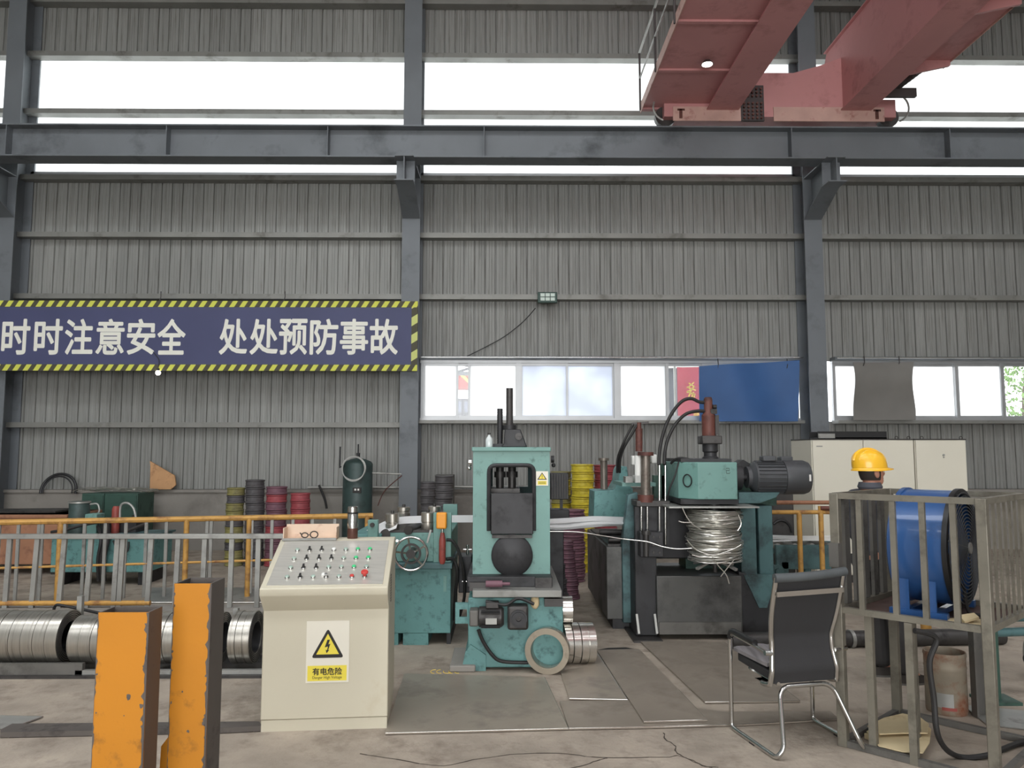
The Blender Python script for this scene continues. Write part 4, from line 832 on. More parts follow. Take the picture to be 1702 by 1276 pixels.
# ================================================================== CONTROL CONSOLE
def console():
    o = gr(432, 1217); A = math.radians(4.5); X = Matrix.Translation(o) @ Matrix.Rotation(A, 4, 'Z'); Wd = .765
    t = thing('control_console', 'cream steel control console with sloping button panel and voltage sign', 'control desk', o)
    za, zb_, zc_, zd = .72, .825, .875, 1.10; yl = -.12; yr = .45; ov = .012
    mb = MB(X).prism([(0, 0, .07), (0, 0, za), (0, yl+.005, zb_), (0, yl, zb_+.01), (0, yl, zc_), (0, yr, zd), (0, yr+.13, zd), (0, yr+.13, .07)], (Wd, 0, 0))
    part('body', mb, M['cream'], t, .006)
    part('plinth', MB(X).box(.004, Wd-.004, .006, yr+.12, 0, .068), M['cream'], t)
    part('shadow_gap', MB(X).box(.01, Wd-.01, .012, yr+.11, .066, .072), M['ink'], t)
    sl = V(0, yr-yl, zd-zc_); L = sl.length; s = sl/L; nrm = V(0, -s.z, s.y)
    def onp(u, v, h=0): return V(.035 + (Wd-.07)*u, yl, zc_) + s*(.03 + (L-.06)*v) + nrm*h
    pn = part('button_panel', MB(X).prism([onp(0, 0, -.004), onp(1, 0, -.004), onp(1, 1, -.004), onp(0, 1, -.004)], nrm*.008), M['inox'], t)
    kinds = ['pssWpgg', 'psssPgg', 'pssppgb', 'pspkpr!']
    for r, row in enumerate(kinds):
        for c, k in enumerate(row):
            u = .155 + .113*c; v = .76 - .205*r
            if k == '!': v -= .0
            a = onp(u, v, .003)
            base = part('push_button' if k != 's' else 'selector_switch', MB(X).lathe([(.0165, 0), (.0165, .008), (.0135, .012)], a, nrm, 14), M['chrome'], pn)
            if k == 's': part('switch_lever', MB(X).bar(a + nrm*.018 - s*.010, a + nrm*.018 + s*.014, .011, .022, nrm), M['black'], pn)
            elif k == '!':
                part('emergency_stop', MB(X).lathe([(.010, .01), (.010, .028), (.022, .03), (.023, .04), (.018, .046)], a, nrm, 18), M['red'], pn)
            elif k == 'k':
                part('key', MB(X).cyl(a + nrm*.01, a + nrm*.03, .009).bar(a + nrm*.03, a + nrm*.035 - s*.035 + V(.006, 0, 0), .008, .004), M['chrome'], pn)
                part('indicator_lamp', MB(X).lathe([(.013, 0), (.013, .012), (.008, .018)], a + s*.025 + V(-.02, 0, 0), nrm, 14), M['white'], pn)
            else: part('button_cap', MB(X).lathe([(.0125, .010), (.0125, .018), (.008, .02)], a, nrm, 14), M[{'g': 'green', 'p': 'palegreen', 'P': 'palegreen', 'r': 'red', 'W': 'white', 'b': 'palegreen'}[k]], pn)
    # right side louvre
    for k in range(11): part('vent_slot', MB(X).box(Wd, Wd+.002, .12, .17, .74+.016*k, .748+.016*k), M['ink'], t)
    # sign
    sx0 = .265; sx1 = .525; sz0 = .285; sz1 = .655; sg = part('voltage_sign', MB(X).box(sx0, sx1, -.005, -.001, sz0, sz1), M['signwhite'], t, label='white and yellow high voltage warning sign')
    cx = (sx0+sx1)/2; w = sx1-sx0; h = sz1-sz0
    def tri(k, yy, m, nm, rr):
        b = sz0 + .40*h; pts = [V(cx-.38*w*k, yy, b + .045*(1-k)*w*6), V(cx+.38*w*k, yy, b + .045*(1-k)*w*6), V(cx, yy, b + .045*(1-k)*w*6 + .68*w*k*1.0)]
        part(nm, MB(X).prism(rounded(pts, rr, 4, True), (0, -.0012, 0)), m, sg)
    tri(1.0, -.0052, M['ink'], 'triangle_border', .02); tri(.70, -.0066, M['signyellow'], 'triangle', .002)
    b = sz0 + .455*h; q = lambda x, z: V(cx + x*w, -.0082, b + z*w)
    part('lightning_bolt', MB(X).prism([q(-.01, .34), q(.05, .34), q(.015, .235), q(.06, .245), q(.012, .10), q(.04, .105), q(-.025, .03), q(-.045, .11), q(-.015, .095), q(.005, .185), q(-.07, .165)], (0, -.001, 0)), M['ink'], sg)
    part('caption_panel', MB(X).box(sx0+.04*w, sx1-.05*w, -.0064, -.005, sz0+.03*h, sz0+.275*h), M['signyellow'], sg)
    part('caption', text_mb('有电危险', (sx0+.16*w, -.0068, sz0+.125*h), (.68*w, 0, 0), (0, 0, .115*h), .001, .02, X), M['ink'], sg)
    part('caption', text_mb('Danger High Voltage', (sx0+.16*w, -.0068, sz0+.05*h), (.68*w, 0, 0), (0, 0, .058*h), .001, .0, X), M['ink'], sg)
    # things standing on the ledge
    tp = X @ V(.475, yr+.045, zd); th = thing('thermos_flask', 'steel and brown thermos flask standing on the console ledge', 'flask', tp)
    H = .218; part('body', MB().lathe([(.034, 0), (.036, .005), (.036, .07)], tp, n=24), M['brown'], th)
    part('sleeve', MB().lathe([(.0362, .07), (.0362, H-.05), (.034, H-.045)], tp, n=24), M['chrome'], th); part('neck_band', MB().cyl(tp + V(0, 0, H-.05), tp + V(0, 0, H-.038), .037, n=24), M['black'], th)
    part('cap', MB().lathe([(.035, H-.038), (.035, H-.004), (.031, H)], tp, n=24), M['chrome'], th)
    a, b = .02, .375; y0 = yr - .02; tr = thing('steel_tray', 'shallow beige steel tray tipped open on the console ledge', 'tray', X @ V((a+b)/2, y0+.06, zd))
    part('tray', MB(X).box(a, b, y0, y0+.13, zd-.0, zd+.006).box(a, b, y0+.12, y0+.13, zd, zd+.095).box(a, a+.006, y0, y0+.13, zd, zd+.08).box(b-.006, b, y0, y0+.13, zd, zd+.08), mat('tray_beige', (214, 190, 168), .5, 0, .06, 5, (170, 130, 110), 8, .3), tr)
    part('front_lip', MB(X).box(a-.005, b+.0, y0-.006, y0, zd-.004, zd+.012), M['purlin'], tr)
    gp = X @ V(.19, y0+.05, zd+.008); g = thing('sunglasses', 'pair of black framed glasses lying in the steel tray', 'glasses', gp)
    part('lens_frame', MB().tube([gp + V(.028 + .026*math.cos(k), 0, .022 + .022*math.sin(k)) for k in [2*PI*j/16 for j in range(16)]], .004, 6, True).tube([gp + V(-.035 + .022*math.cos(k), .0, .018 + .016*math.sin(k)) for k in [2*PI*j/16 for j in range(16)]], .004, 6, True).bar(gp + V(-.014, 0, .02), gp + V(.003, 0, .02), .005), M['black'], g, kind='stuff')
    part('temple', MB().bar(gp + V(-.055, 0, .02), gp + V(-.075, .03, .03), .006), M['black'], g)
console()
# ================================================================== YELLOW POSTS
def yellow_post(px0, px1, py, Y, dep, lab, brace=False):
    a = at(px0, py, Y); b = at(px1, py, Y); H = a.z; w = .008
    t = thing('yellow_post', lab, 'post', V((a.x+b.x)/2, Y+dep/2, 0))
    part('front_plate', MB().box(a.x, b.x, Y, Y+w, 0, H), M['yellow'], t); part('back_plate', MB().box(a.x, b.x, Y+dep-w, Y+dep, 0, H), M['postgrey'], t)
    part('side_plate', MB().box(a.x, a.x+w, Y+w, Y+dep-w, 0, H), M['postgrey'], t); part('side_plate', MB().box(b.x-w, b.x, Y+w, Y+dep-w, 0, H), M['postgrey'], t)
    part('edge_weld', MB().tube([(b.x, Y, 0), (b.x-.002, Y, H*.5), (b.x, Y, H)], .004), M['postgrey'], t)
    rr = random.Random(px0)
    for ex, sg, wm in ((b.x, -1, .013), (a.x, 1, .006)):
        zz = [H*k/70 for k in range(71)]; off = [rr.uniform(.001, wm)*(.4 + rr.random()) for _ in zz]
        mb = MB(); mb.add([V(ex, Y-.0007, z) for z in zz] + [V(ex + sg*o_, Y-.0007, z) for z, o_ in zip(zz, off)], [(k, k+1, 72+k, 71+k) for k in range(70)])
        part('edge_wear', mb, M['postgrey'], t)
    for k in range(14):
        x = rr.choice([a.x + rr.uniform(.0, .01), b.x - rr.uniform(.0, .012), rr.uniform(a.x, b.x)]); z = rr.uniform(H-.62, H-.02); s = rr.uniform(.003, .008) * (2 if k < 2 else 1)
        part('paint_chip', MB().prism([V(x + s*rr.uniform(.5, 1)*math.cos(q), Y-.0006, z + s*rr.uniform(.4, 1.3)*math.sin(q)) for q in [2*PI*j/7 for j in range(7)] if a.x < x + s*math.cos(q) < b.x] or [V(x, Y-.0006, z), V(x+.004, Y-.0006, z), V(x, Y-.0006, z+.006)], (0, -.0004, 0)), M['postgrey'], t)
    if brace: part('gusset', MB().prism([(a.x, Y+.03, 0), (a.x, Y+.03, at(281, 1222, Y).z), (at(262, 1245, Y).x, Y+.03, at(262, 1245, Y).z), (at(255, 1250, Y).x, Y+.03, 0)], (0, .01, 0)), M['yellow'], t)
yellow_post(163, 247, 1018, 2.9, .115, 'shorter and wider of the two scuffed yellow steel posts')
yellow_post(289, 351, 970, 3.1, .15, 'taller and narrower of the two scuffed yellow steel posts', True)
# ================================================================== STRIP COILS ON THE RACK
def coils():
    Y = 6.15; t = thing('coil_rack', 'low steel rack tray holding the strip coils', 'rack', V(at(220, 1110, 5.95).x, 6.2, 0))
    xa = at(-40, 1110, 5.95).x; xb = at(445, 1110, 5.95).x
    part('base_plate', MB().box(xa, xb, 5.92, 6.75, 0, .02), M['iron'], t); part('front_rail', MB().box(xa, at(130, 1100, 5.9).x, 5.96, 6.0, .02, .10), M['cagedk'], t)
    part('front_rail', MB().box(at(118,1100,5.9).x, xb, 5.96, 6.0, .02, .05), M['galv'], t); part('rear_rail', MB().box(xa, xb, 6.5, 6.54, .02, .10), M['cagedk'], t)
    for px in (134, 432-66, 393): part('upright', MB().box(at(px-4,1000,6.35).x, at(px+4,1000,6.35).x, 6.33, 6.37, .02, at(px, 990 if px < 200 else 1010, 6.35).z), M['galv'], t)
    part('stop_bar', MB().tube(rounded([at(88, 1018, 6.5), at(92, 1004, 6.5), at(120, 1009, 6.5), at(190, 1024, 6.5)], .06), .012), M['black'], t)
    for lab, p0, p1, top, bot, nb in (('widest steel strip coil at the far end of the rack', -60, 116, 1016, 1092, 9), ('steel strip coil on the rack just behind the shorter yellow post', 130, 225, 1024, 1098, 5), ('steel strip coil on the rack behind the taller yellow post', 268, 372, 1019, 1094, 6), ('narrow steel strip coil on the rack beside the console', 391, 426, 1018, 1090, 3)):
        zt_ = at(200, top, Y).z; zb_ = .055; R = (zt_-zb_)/2*1.05; c = (zt_+zb_)/2; x0 = at(p0, 1050, Y).x; x1 = at(p1, 1050, Y).x
        g = thing('strip_coil', lab, 'steel coil', V((x0+x1)/2, Y+.02, c-R)); g['group'] = 'strip coils on the rack'
        wd = (x1-x0)/nb; rr = random.Random(p1)
        for k in range(nb):
            R2 = R - rr.uniform(0, .006); part('strip_band', MB().ring((x0+wd*k+.001, Y+.02, c), (x0+wd*(k+1)-.0025, Y+.02, c), R2, R*.60, 40), M['coil'], g)
        e = MB()
        for k in range(5): e.ring((x1-.001, Y+.02, c), (x1+.0015, Y+.02, c), R*(.66+.07*k), R*(.64+.07*k), 36)
        part('end_layers', e, M['iron'], g, kind='stuff')
        part('core', MB().ring((x0+.004, Y+.02, c), (x1-.006, Y+.02, c), R*.605, R*.56, 32), M['grime'], g)
coils()
# ---- coils by the press
def press_rings():
    c = gr(909, 1121); R = .172; d = V(.25, 1, 0).normalized()
    t = thing('steel_ring', 'large steel strip ring standing upright against the press base', 'steel ring', c)
    cc = c + V(0, 0, R)
    for k in range(3): part('ring_layer', MB().ring(cc + d*(.035*k), cc + d*(.035*k+.032), R - .004*k, R*.74, 40), M['ringface'] if k == 0 else M['coil'], t)
    for k, (px, lab) in enumerate(((941, 'first'), (954, 'second'), (967, 'third'), (979, 'last'))):
        b = gr(px, 1101); R = .158; cc = V(b.x, b.y, R)
        solo('strip_ring', MB().ring(cc - V(.028, .004, 0), cc + V(.028, .004, 0), R, R*.7, 36), M['shiny'], 'shiny strip ring in the row beside the press base, %s from the large ring' % lab, 'steel ring', 'shiny strip rings in a row beside the press')
    p = at(944, 1014, 6.25); xx = V(p.x, 6.3, p.z)
    b = gr(944, 1101); solo('strip_ring', MB().ring(V(b.x-.045, b.y+.0, .158*2+.105), V(b.x+.035, b.y, .158*2+.105), .105, .07, 32), M['shiny'], 'small shiny strip ring resting on top of the row of rings', 'steel ring')
press_rings()
# ================================================================== RAILINGS ON THE LEFT
solo('kerb', MB().box(XL, at(436, 1000, 7.4).x, 7.42, 7.75, 0, .19), M['wallconc'], kind='structure', bevel=.01)
def fences():
    Y = 7.58; zt_ = at(240, 889, Y).z; zb_ = .235
    t = thing('galvanised_railing', 'bare galvanised railing with flat top rail on the kerb', 'railing', V(at(220, 990, Y).x, Y, .19))
    xa = at(-60, 890, Y).x; xb = at(520, 887, Y).x
    part('top_rail', MB().box(xa, xb, Y-.035, Y+.035, zt_-.035, zt_+.012), M['galv'], t, .006)
    part('bottom_rail', MB().cyl((xa, Y, zb_), (at(250, 995, Y).x, Y, zb_), .024), M['railyellow'], t)
    for top, bot in ((-30, -40), (17, 9), (63, 53), (108, 98), (152, 144), (196, 189), (205, 198), (252, 245), (297, 291), (341, 336), (386, 382), (430, 427), (475, 473)):
        part('baluster', MB().bar(V(at(top, 893, Y).x, Y, zt_-.03), V(at(bot, 998, Y).x, Y, .192), .045, .03, (0, 1, 0)), M['galv'], t)
    # far yellow railing
    A = at(-80, 870, 8.45); B = at(620, 857, 9.4); A.z = B.z = at(0, 868, 8.55).z
    t = thing('yellow_railing', 'long yellow pipe railing with grey balusters behind the coils', 'railing', V(*((A+B)/2).xy, 0))
    part('top_rail', MB().tube([A, B], .032), M['railyellow'], t); zm = at(0, 944, 8.55).z
    part('mid_rail', MB().tube([V(A.x, A.y, zm), V(B.x, B.y, zm)], .014), M['railyellow'], t)
    def on(px):
        for k in range(400):
            q = A.lerp(B, k/400)
            if CX + FPX*(q.x*math.cos(YAW) - q.y*math.sin(YAW))/(q.y*math.cos(YAW) + q.x*math.sin(YAW)) > px: return q
        return B
    for px in (-55, 108, 316, 418, 612): q = on(px); part('post', MB().cyl((q.x, q.y, 0), (q.x, q.y, A.z), .03), M['railyellow'], t)
    for px in (8, 40, 74, 80, 116, 149, 183, 217, 251, 284, 350, 356, 390, 424, 457, 490, 522, 560, 592): q = on(px); part('baluster', MB().bar((q.x, q.y, .05), (q.x, q.y, A.z-.02), .035, .02, (0, 1, 0)), M['galv'], t)
fences()
# ================================================================== BACKGROUND ALONG THE WALL
def background():
    Y = 10.75
    t = thing('oxide_bin', 'large oxide red steel bin behind the railing', 'bin', V(at(45, 940, Y).x, Y+.4, 0))
    x0 = at(-120, 900, Y).x; x1 = at(108, 900, Y).x; z1 = at(40, 855, Y).z; z0 = at(40, 938, Y).z
    part('tub', MB().box(x0, x1, Y, Y+.9, z0, z1), M['rustbox'], t, .01); part('rim', MB().box(x0-.02, x1+.02, Y-.02, Y+.92, z1-.05, z1), M['rustbox'], t, .01)
    for x in (x0+.1, x1-.2): part('skid', MB().box(x, x+.1, Y+.05, Y+.85, 0, z0), M['iron'], t)
    part('lid_sheet', MB().prism([at(-100, 853, Y+.1), at(-100, 851, Y+.1), at(92, 849, Y+.1), at(92, 852, Y+.1)], (0, .6, 0)), M['iron'], t)
    Y = 9.9; t = thing('hydraulic_unit', 'teal hydraulic tank unit with motor and hoses behind the railing', 'hydraulic unit', V(at(165, 960, Y).x, Y+.35, 0))
    x0 = at(84, 930, Y).x; x1 = at(246, 930, Y).x; z1 = at(165, 893, Y).z; z0 = at(165, 951, Y).z
    part('tank', MB().box(x0, x1, Y, Y+.7, z0, z1), M['tealw'], t, .01); part('tank_lid', MB().box(x0-.03, x1+.03, Y-.03, Y+.73, z1, z1+.025), M['tealdk'], t)
    for x in (x0+.06, x1-.14): part('foot', MB().box(x, x+.08, Y+.05, Y+.65, 0, z0), M['grime'], t)
    p = at(130, 890, Y+.3); zt_ = at(130, 833, Y+.3).z
    part('pump_motor', MB().lathe([(.13, z1+.025), (.13, z1+.10), (.125, z1+.11), (.125, zt_-.02), (.11, zt_)], (p.x, Y+.3, 0), n=24), M['tank'], t); part('motor_rim', MB().ring((p.x, Y+.3, zt_-.02), (p.x, Y+.3, zt_), .135, .1), M['galv'], t)
    p = at(149, 880, Y+.1); part('valve_block', MB().pbox(140, 160, 854, 893, Y+.1, Y+.3), M['teal'], t, .01)
    p = at(191, 890, Y+.3); part('accumulator', MB().lathe([(.05, z1+.02), (.05, at(191,846,Y+.3).z), (.035, at(191,841,Y+.3).z)], (p.x, Y+.3, 0)), M['redpaint'], t)
    part('manifold', MB().pbox(160, 226, 862, 893, Y+.35, Y+.6), M['grime'], t, .01)
    part('chrome_loop', MB().tube(rounded([at(150, 838, Y+.3), at(163, 836, Y+.3), at(166, 850, Y+.3), at(158, 856, Y+.3)], .06), .012), M['galv'], t)
    part('hydraulic_hose', MB().tube(smooth([at(199, 862, Y+.3), at(201, 840, Y+.3), at(212, 836, Y+.3), at(222, 845, Y+.3), at(226, 862, Y+.3)]), .016), M['galv'], t)
    for k in range(3): part('hydraulic_hose', MB().tube(smooth([at(160+9*k, 868, Y+.2), at(168+6*k, 895, Y-.06), at(163+5*k, 930, Y-.08), at(164+5*k, 965, Y-.06)]), .022), M['rubber'], t)
    part('hydraulic_hose', MB().tube(smooth([at(85, 884, Y-.05), at(110, 880, Y-.05), at(140, 872, Y), at(175, 866, Y+.1)]), .018), M['rubber'], t)
    part('hydraulic_hose', MB().tube(smooth([at(188, 898, Y-.04), at(200, 920, Y-.05), at(212, 915, Y-.05), at(214, 900, Y-.04)]), .012), M['rubber'], t)
    part('scrap_pipe', MB().tube([at(212, 882, Y-.05), at(248, 868, Y-.05)], .02), M['iron'], t)
    # dark green cabinets against the low wall
    Y = 12.4
    for lab, p0, p1 in (('dark green steel locker against the wall, next to the leaning hoop', 134, 172), ('dark green steel locker against the wall, nearest the brown board', 172, 228)):
        t = thing('steel_locker', lab, 'locker', V(at((p0+p1)/2, 900, Y).x, Y+.3, 0)); x0 = at(p0, 850, Y).x; x1 = at(p1, 850, Y).x-.01; z1 = at(180, 820, Y).z
        part('body', MB().box(x0, x1, Y+.02, Y+.6, .05, z1), M['greendk'], t, .006); part('plinth', MB().box(x0+.02, x1-.02, Y+.05, Y+.58, 0, .05), M['grime'], t)
        d = part('door', MB().box(x0+.01, x1-.01, Y, Y+.02, .08, z1-.03), M['greendk'], t, .004); part('handle', MB().box(x1-.06, x1-.04, Y-.02, Y, .55, .68), M['iron'], d)
    mb = MB(); rr = random.Random(2); q = at(185, 818, Y+.1)
    for k in range(16): x = rr.uniform(-.45, .35); mb.tube(smooth([q + V(x-.3, rr.uniform(.0, .4), rr.uniform(.0, .03)), q + V(x, rr.uniform(.0, .4), rr.uniform(.02, .08)), q + V(x+.3, rr.uniform(0, .4), rr.uniform(.0, .05))], 3), .006, 4)
    solo('scrap_wire', mb, M['wire'], 'loose tangle of scrap wire lying on the dark green lockers', 'wire', kind='stuff')
    c = at(97, 816, 13.3); solo('wire_hoop', MB().tube([c + V(.30*math.cos(a), .06*math.sin(a), .29*math.sin(a)-.0) for a in [math.radians(-8+196*k/30) for k in range(31)]], .024).tube([c + V(.25*math.cos(a), .05*math.sin(a)-.03, .25*math.sin(a)) for a in [math.radians(-8+196*k/30) for k in range(31)]], .012), M['grime'], 'dark hoop of cable leaning on the wall ledge', 'hoop')
    b = ZB; Yb = 13.26
    f = [at(249, 813, Yb), at(250, 775, Yb), at(249, 766, Yb), at(290, 790, Yb), at(292, 806, Yb), at(284, 813, Yb)]
    for q in f: q.z = max(q.z, b + .002)
    solo('scrap_board', MB().prism(f, (0, .03, 0)), M['cardbrown'], 'torn brown board propped up on the wall ledge', 'board')
    # green tank with hoop
    Y = 12.4; t = thing('air_tank', 'dark green upright air tank near the steel column', 'tank', V(at(594, 880, Y).x, Y, 0)); p = at(594, 830, Y); R = .235; zt_ = at(594, 765, Y).z
    part('shell', MB().lathe([(R, .15), (R, zt_-.06), (R*.9, zt_-.02), (R*.5, zt_+.02), (.03, zt_+.04)], (p.x, Y, 0), n=32), M['tank'], t)
    for k in range(3): a = 2*PI*k/3+.4; part('leg', MB().box(p.x + .19*math.cos(a)-.03, p.x + .19*math.cos(a)+.03, Y + .19*math.sin(a)-.03, Y + .19*math.sin(a)+.03, 0, .2), M['tank'], t)
    part('top_valve', MB().cyl((p.x+.0, Y, zt_+.03), (p.x, Y, zt_+.12), .03).cyl((p.x, Y, zt_+.1), (p.x, Y, at(594, 738, Y).z), .012), M['grime'], t)
    part('side_pipe', MB().tube(rounded([V(p.x-.28, Y-.05, zt_-.12), V(p.x-.28, Y-.05, zt_+.22)], .02), .012).tube([V(p.x-.28, Y-.05, zt_-.1), V(p.x-.2, Y-.02, zt_-.1)], .01), M['grime'], t)
    part('outlet_pipe', MB().cyl((p.x+R-.02, Y, zt_-.2), (p.x+.7, Y, zt_-.22), .014), M['galv'], t)
    pl = part('rating_plate', MB().pbox(586, 600, 810, 819, Y-R-.006, Y-R+.03), M['ink'], t); part('rating_text', MB().pbox(589, 592, 812, 815, Y-R-.008, Y-R-.006).pbox(594, 597, 812, 815, Y-R-.008, Y-R-.006), M['white'], pl, kind='stuff')
    c = at(588, 778, Y-R-.04); solo('wire_ring', MB().tube([c + V(.185*math.cos(a), .02*math.sin(a), .185*math.sin(a)) for a in [2*PI*k/32 for k in range(32)]], .011, 6, True).tube([c + V(.175*math.cos(a), .02*math.sin(a)-.015, -.012 + .19*math.sin(a)) for a in [2*PI*k/32 for k in range(32)]], .009, 6, True), M['galv'], 'pale wire ring hanging on the front of the green tank', 'wire ring')
    solo('wall_hose', MB().tube(smooth([at(530, 806, 13.2), at(534, 815, 13.2), at(540, 830, 13.2), at(543, 845, 13.2)]), .02), M['rubber'], 'short black hose hanging from the pipe on the wall ledge', 'hose')
    # spool stacks
    ORD = 'second third fourth fifth sixth seventh eighth ninth tenth eleventh twelfth thirteenth fourteenth fifteenth sixteenth seventeenth eighteenth'.split()
    def spool(R, h):
        return MB().lathe([(R*.82, 0), (R, .006), (R, .02), (R*.93, .03), (R*.95, h*.5), (R*.93, h-.03), (R, h-.02), (R, h-.004), (R*.82, h)], (0, 0, 0), n=20)
    def stack(px, w, py, Y, m, noun, lab, hh=.115, lean=0, cone=0, mats=None):
        p = at(px, 900, Y); R = w/2/FPX*Y; zt_ = at(px, py, Y).z; n = max(2, round(zt_/hh)); h = zt_/n; rr = random.Random(px)
        mb = spool(R, h); me = mb.mesh('spool', Vector((0, 0, 0))); me.materials.append(M[m]); 
        for k in range(n):
            mk = mats[k % len(mats)] if mats else m
            if mk != m: me2 = me.copy(); me2.materials.clear(); me2.materials.append(M[mk])
            else: me2 = me
            o = bpy.data.objects.new('spool', me2); COL.objects.link(o)
            s = 1 - cone*k/n; o.scale = (s, s, 1); o.location = (p.x + rr.uniform(-.008, .008) + lean*k, Y + rr.uniform(-.01, .01), h*k); i_ = n-1-k; tag(o, lab + ', ' + (ORD[i_-1] + ' from the top' if i_ else 'topmost'), noun, 'spools: ' + lab)
    stack(389, 29, 810, 11.6, 'rollolive', 'spool', 'olive wire spool in the leftmost stack along the wall', mats=['rollolive', 'rollolive', 'rolldark'])
    stack(422, 31, 797, 11.6, 'rolldark', 'spool', 'dark grey wire spool, tall stack beside the olive one')
    stack(458, 34, 808, 11.6, 'rollpurple', 'spool', 'dusky purple wire spool, stack between grey and red', mats=['rollred', 'rollpurple', 'rollpurple', 'rollpurple'])
    stack(498, 32, 819, 11.6, 'rollred', 'spool', 'red wire spool, short bright stack near the tank')
    stack(711, 26, 800, 11.8, 'rolldark', 'spool', 'blackish wire spool, low stack behind the steel column')
    stack(737, 30, 790, 11.2, 'rolldark', 'spool', 'dark wire spool in the stack left of the press')
    stack(933, 34, 783, 11.3, 'rollyellow', 'spool', 'yellow wire spool, lower yellow stack behind the cooler', mats=['rollyellow', 'rollyellow', 'rollolive'])
    stack(969, 38, 771, 11.0, 'rollyellow', 'spool', 'bright yellow wire spool in the tallest yellow stack')
    stack(1007, 38, 772, 11.2, 'rollred', 'spool', 'crimson wire spool, stack behind the winder casting')
    stack(950, 44, 846, 10.2, 'rollpurple', 'spool', 'purple wire spool, wide stack before the yellow ones', .07)
    stack(928, 34, 905, 8.5, 'rolldark', 'spool', 'dark mauve ring, tapering stack right behind the press', .05, -.003, .25)
    stack(948, 30, 898, 9.0, 'rollpurple', 'spool', 'mauve ring, small tapering stack by the purple spools', .05, -.004, .2)
    solo('wire_loop', MB().tube(smooth([at(628, 840, 12.6), at(640, 815, 12.8), at(668, 790, 12.95)]), .008), M['reddark'], 'thin brown wire sloping from the column to the straightener', 'wire')
    t = thing('steel_cabinet', 'upright dark steel cabinet standing against the wall by the press', 'cabinet', V(at(737, 900, 12.6).x, 12.7, 0)); x0 = at(722, 850, 12.6).x; x1 = at(753, 850, 12.6).x
    part('body', MB().box(x0, x1, 12.6, 12.95, 0, at(737, 789, 12.6).z), M['cagedk'], t, .006); part('door', MB().box(x0+.01, x1-.01, 12.585, 12.6, .05, at(737, 792, 12.6).z), M['cagedk'], t)
background()
# ================================================================== FLOOR PLATES
def plates():
    def plate(pts, lab, m='plate', t=.009, z=.0, edge=2):
        q = [gr(x, y) + V(0, 0, z + .005) for x, y in pts]; c = sum(q, Vector())/len(q); c.z = z
        o = thing('floor_plate', lab, 'steel plate', c); part('sheet', MB().prism(q, (0, 0, t)), M[m], o)
        part('underside_packing', MB().prism([c + (v - c)*.93 + V(0, 0, -v.z + z - c.z) for v in q], (0, 0, .005)), M['crack'], o)
        for k in range(edge): part('worn_edge', MB().tube([q[k] + V(0, 0, t), q[(k+1) % len(q)] + V(0, 0, t)], .0016, 5), M['shiny'], o)
    plate(((640, 1222), (945, 1214), (905, 1128), (672, 1122)), 'long worn steel floor plate beside the console', 'plate2')
    plate(((946, 1214), (1104, 1211), (1240, 1207), (1395, 1198), (1380, 1185), (1205, 1186), (1050, 1167), (930, 1168)), 'wide front steel floor plate with a crooked edge', 'plate', .009, 0, 3)
    plate(((946, 1164), (1043, 1166), (990, 1083), (975, 1107), (932, 1120)), 'shiny dark steel floor plate under the strip rings', 'plate2')
    plate(((1070, 1206), (1176, 1203), (1128, 1152), (1062, 1083), (992, 1085)), 'steel floor plate running back towards the winder', 'plate', .009, .012)
    plate(((1172, 1170), (1330, 1168), (1205, 1070), (1060, 1064)), 'steel floor plate in front of the winder', 'plate')
    plate(((0, 1222), (20, 1212), (430, 1208), (436, 1216), (380, 1219), (0, 1227)), 'narrow folded steel strip plate in front of the coils', 'postgrey', .03, 0, 0)
    plate(((-30, 1210), (14, 1214), (72, 1193), (-30, 1191)), 'pale loose steel sheet at the left edge of the floor', 'galv', .006, 0, 3)
    plate(((250, 1003), (437, 1003), (437, 978), (252, 978)), 'pale steel sheet lying behind the yellow posts', 'galv', .01, 0, 1)
    o = thing('rubber_mat', 'black rubber scrap lying at the plate edge by the rings', 'mat', gr(1020, 1083))
    part('mat', MB().prism([gr(x, y) + V(0, 0, .006) for x, y in ((990, 1084), (1062, 1083), (1040, 1079), (1010, 1080))], (0, 0, .012)), M['rubber'], o)
plates()
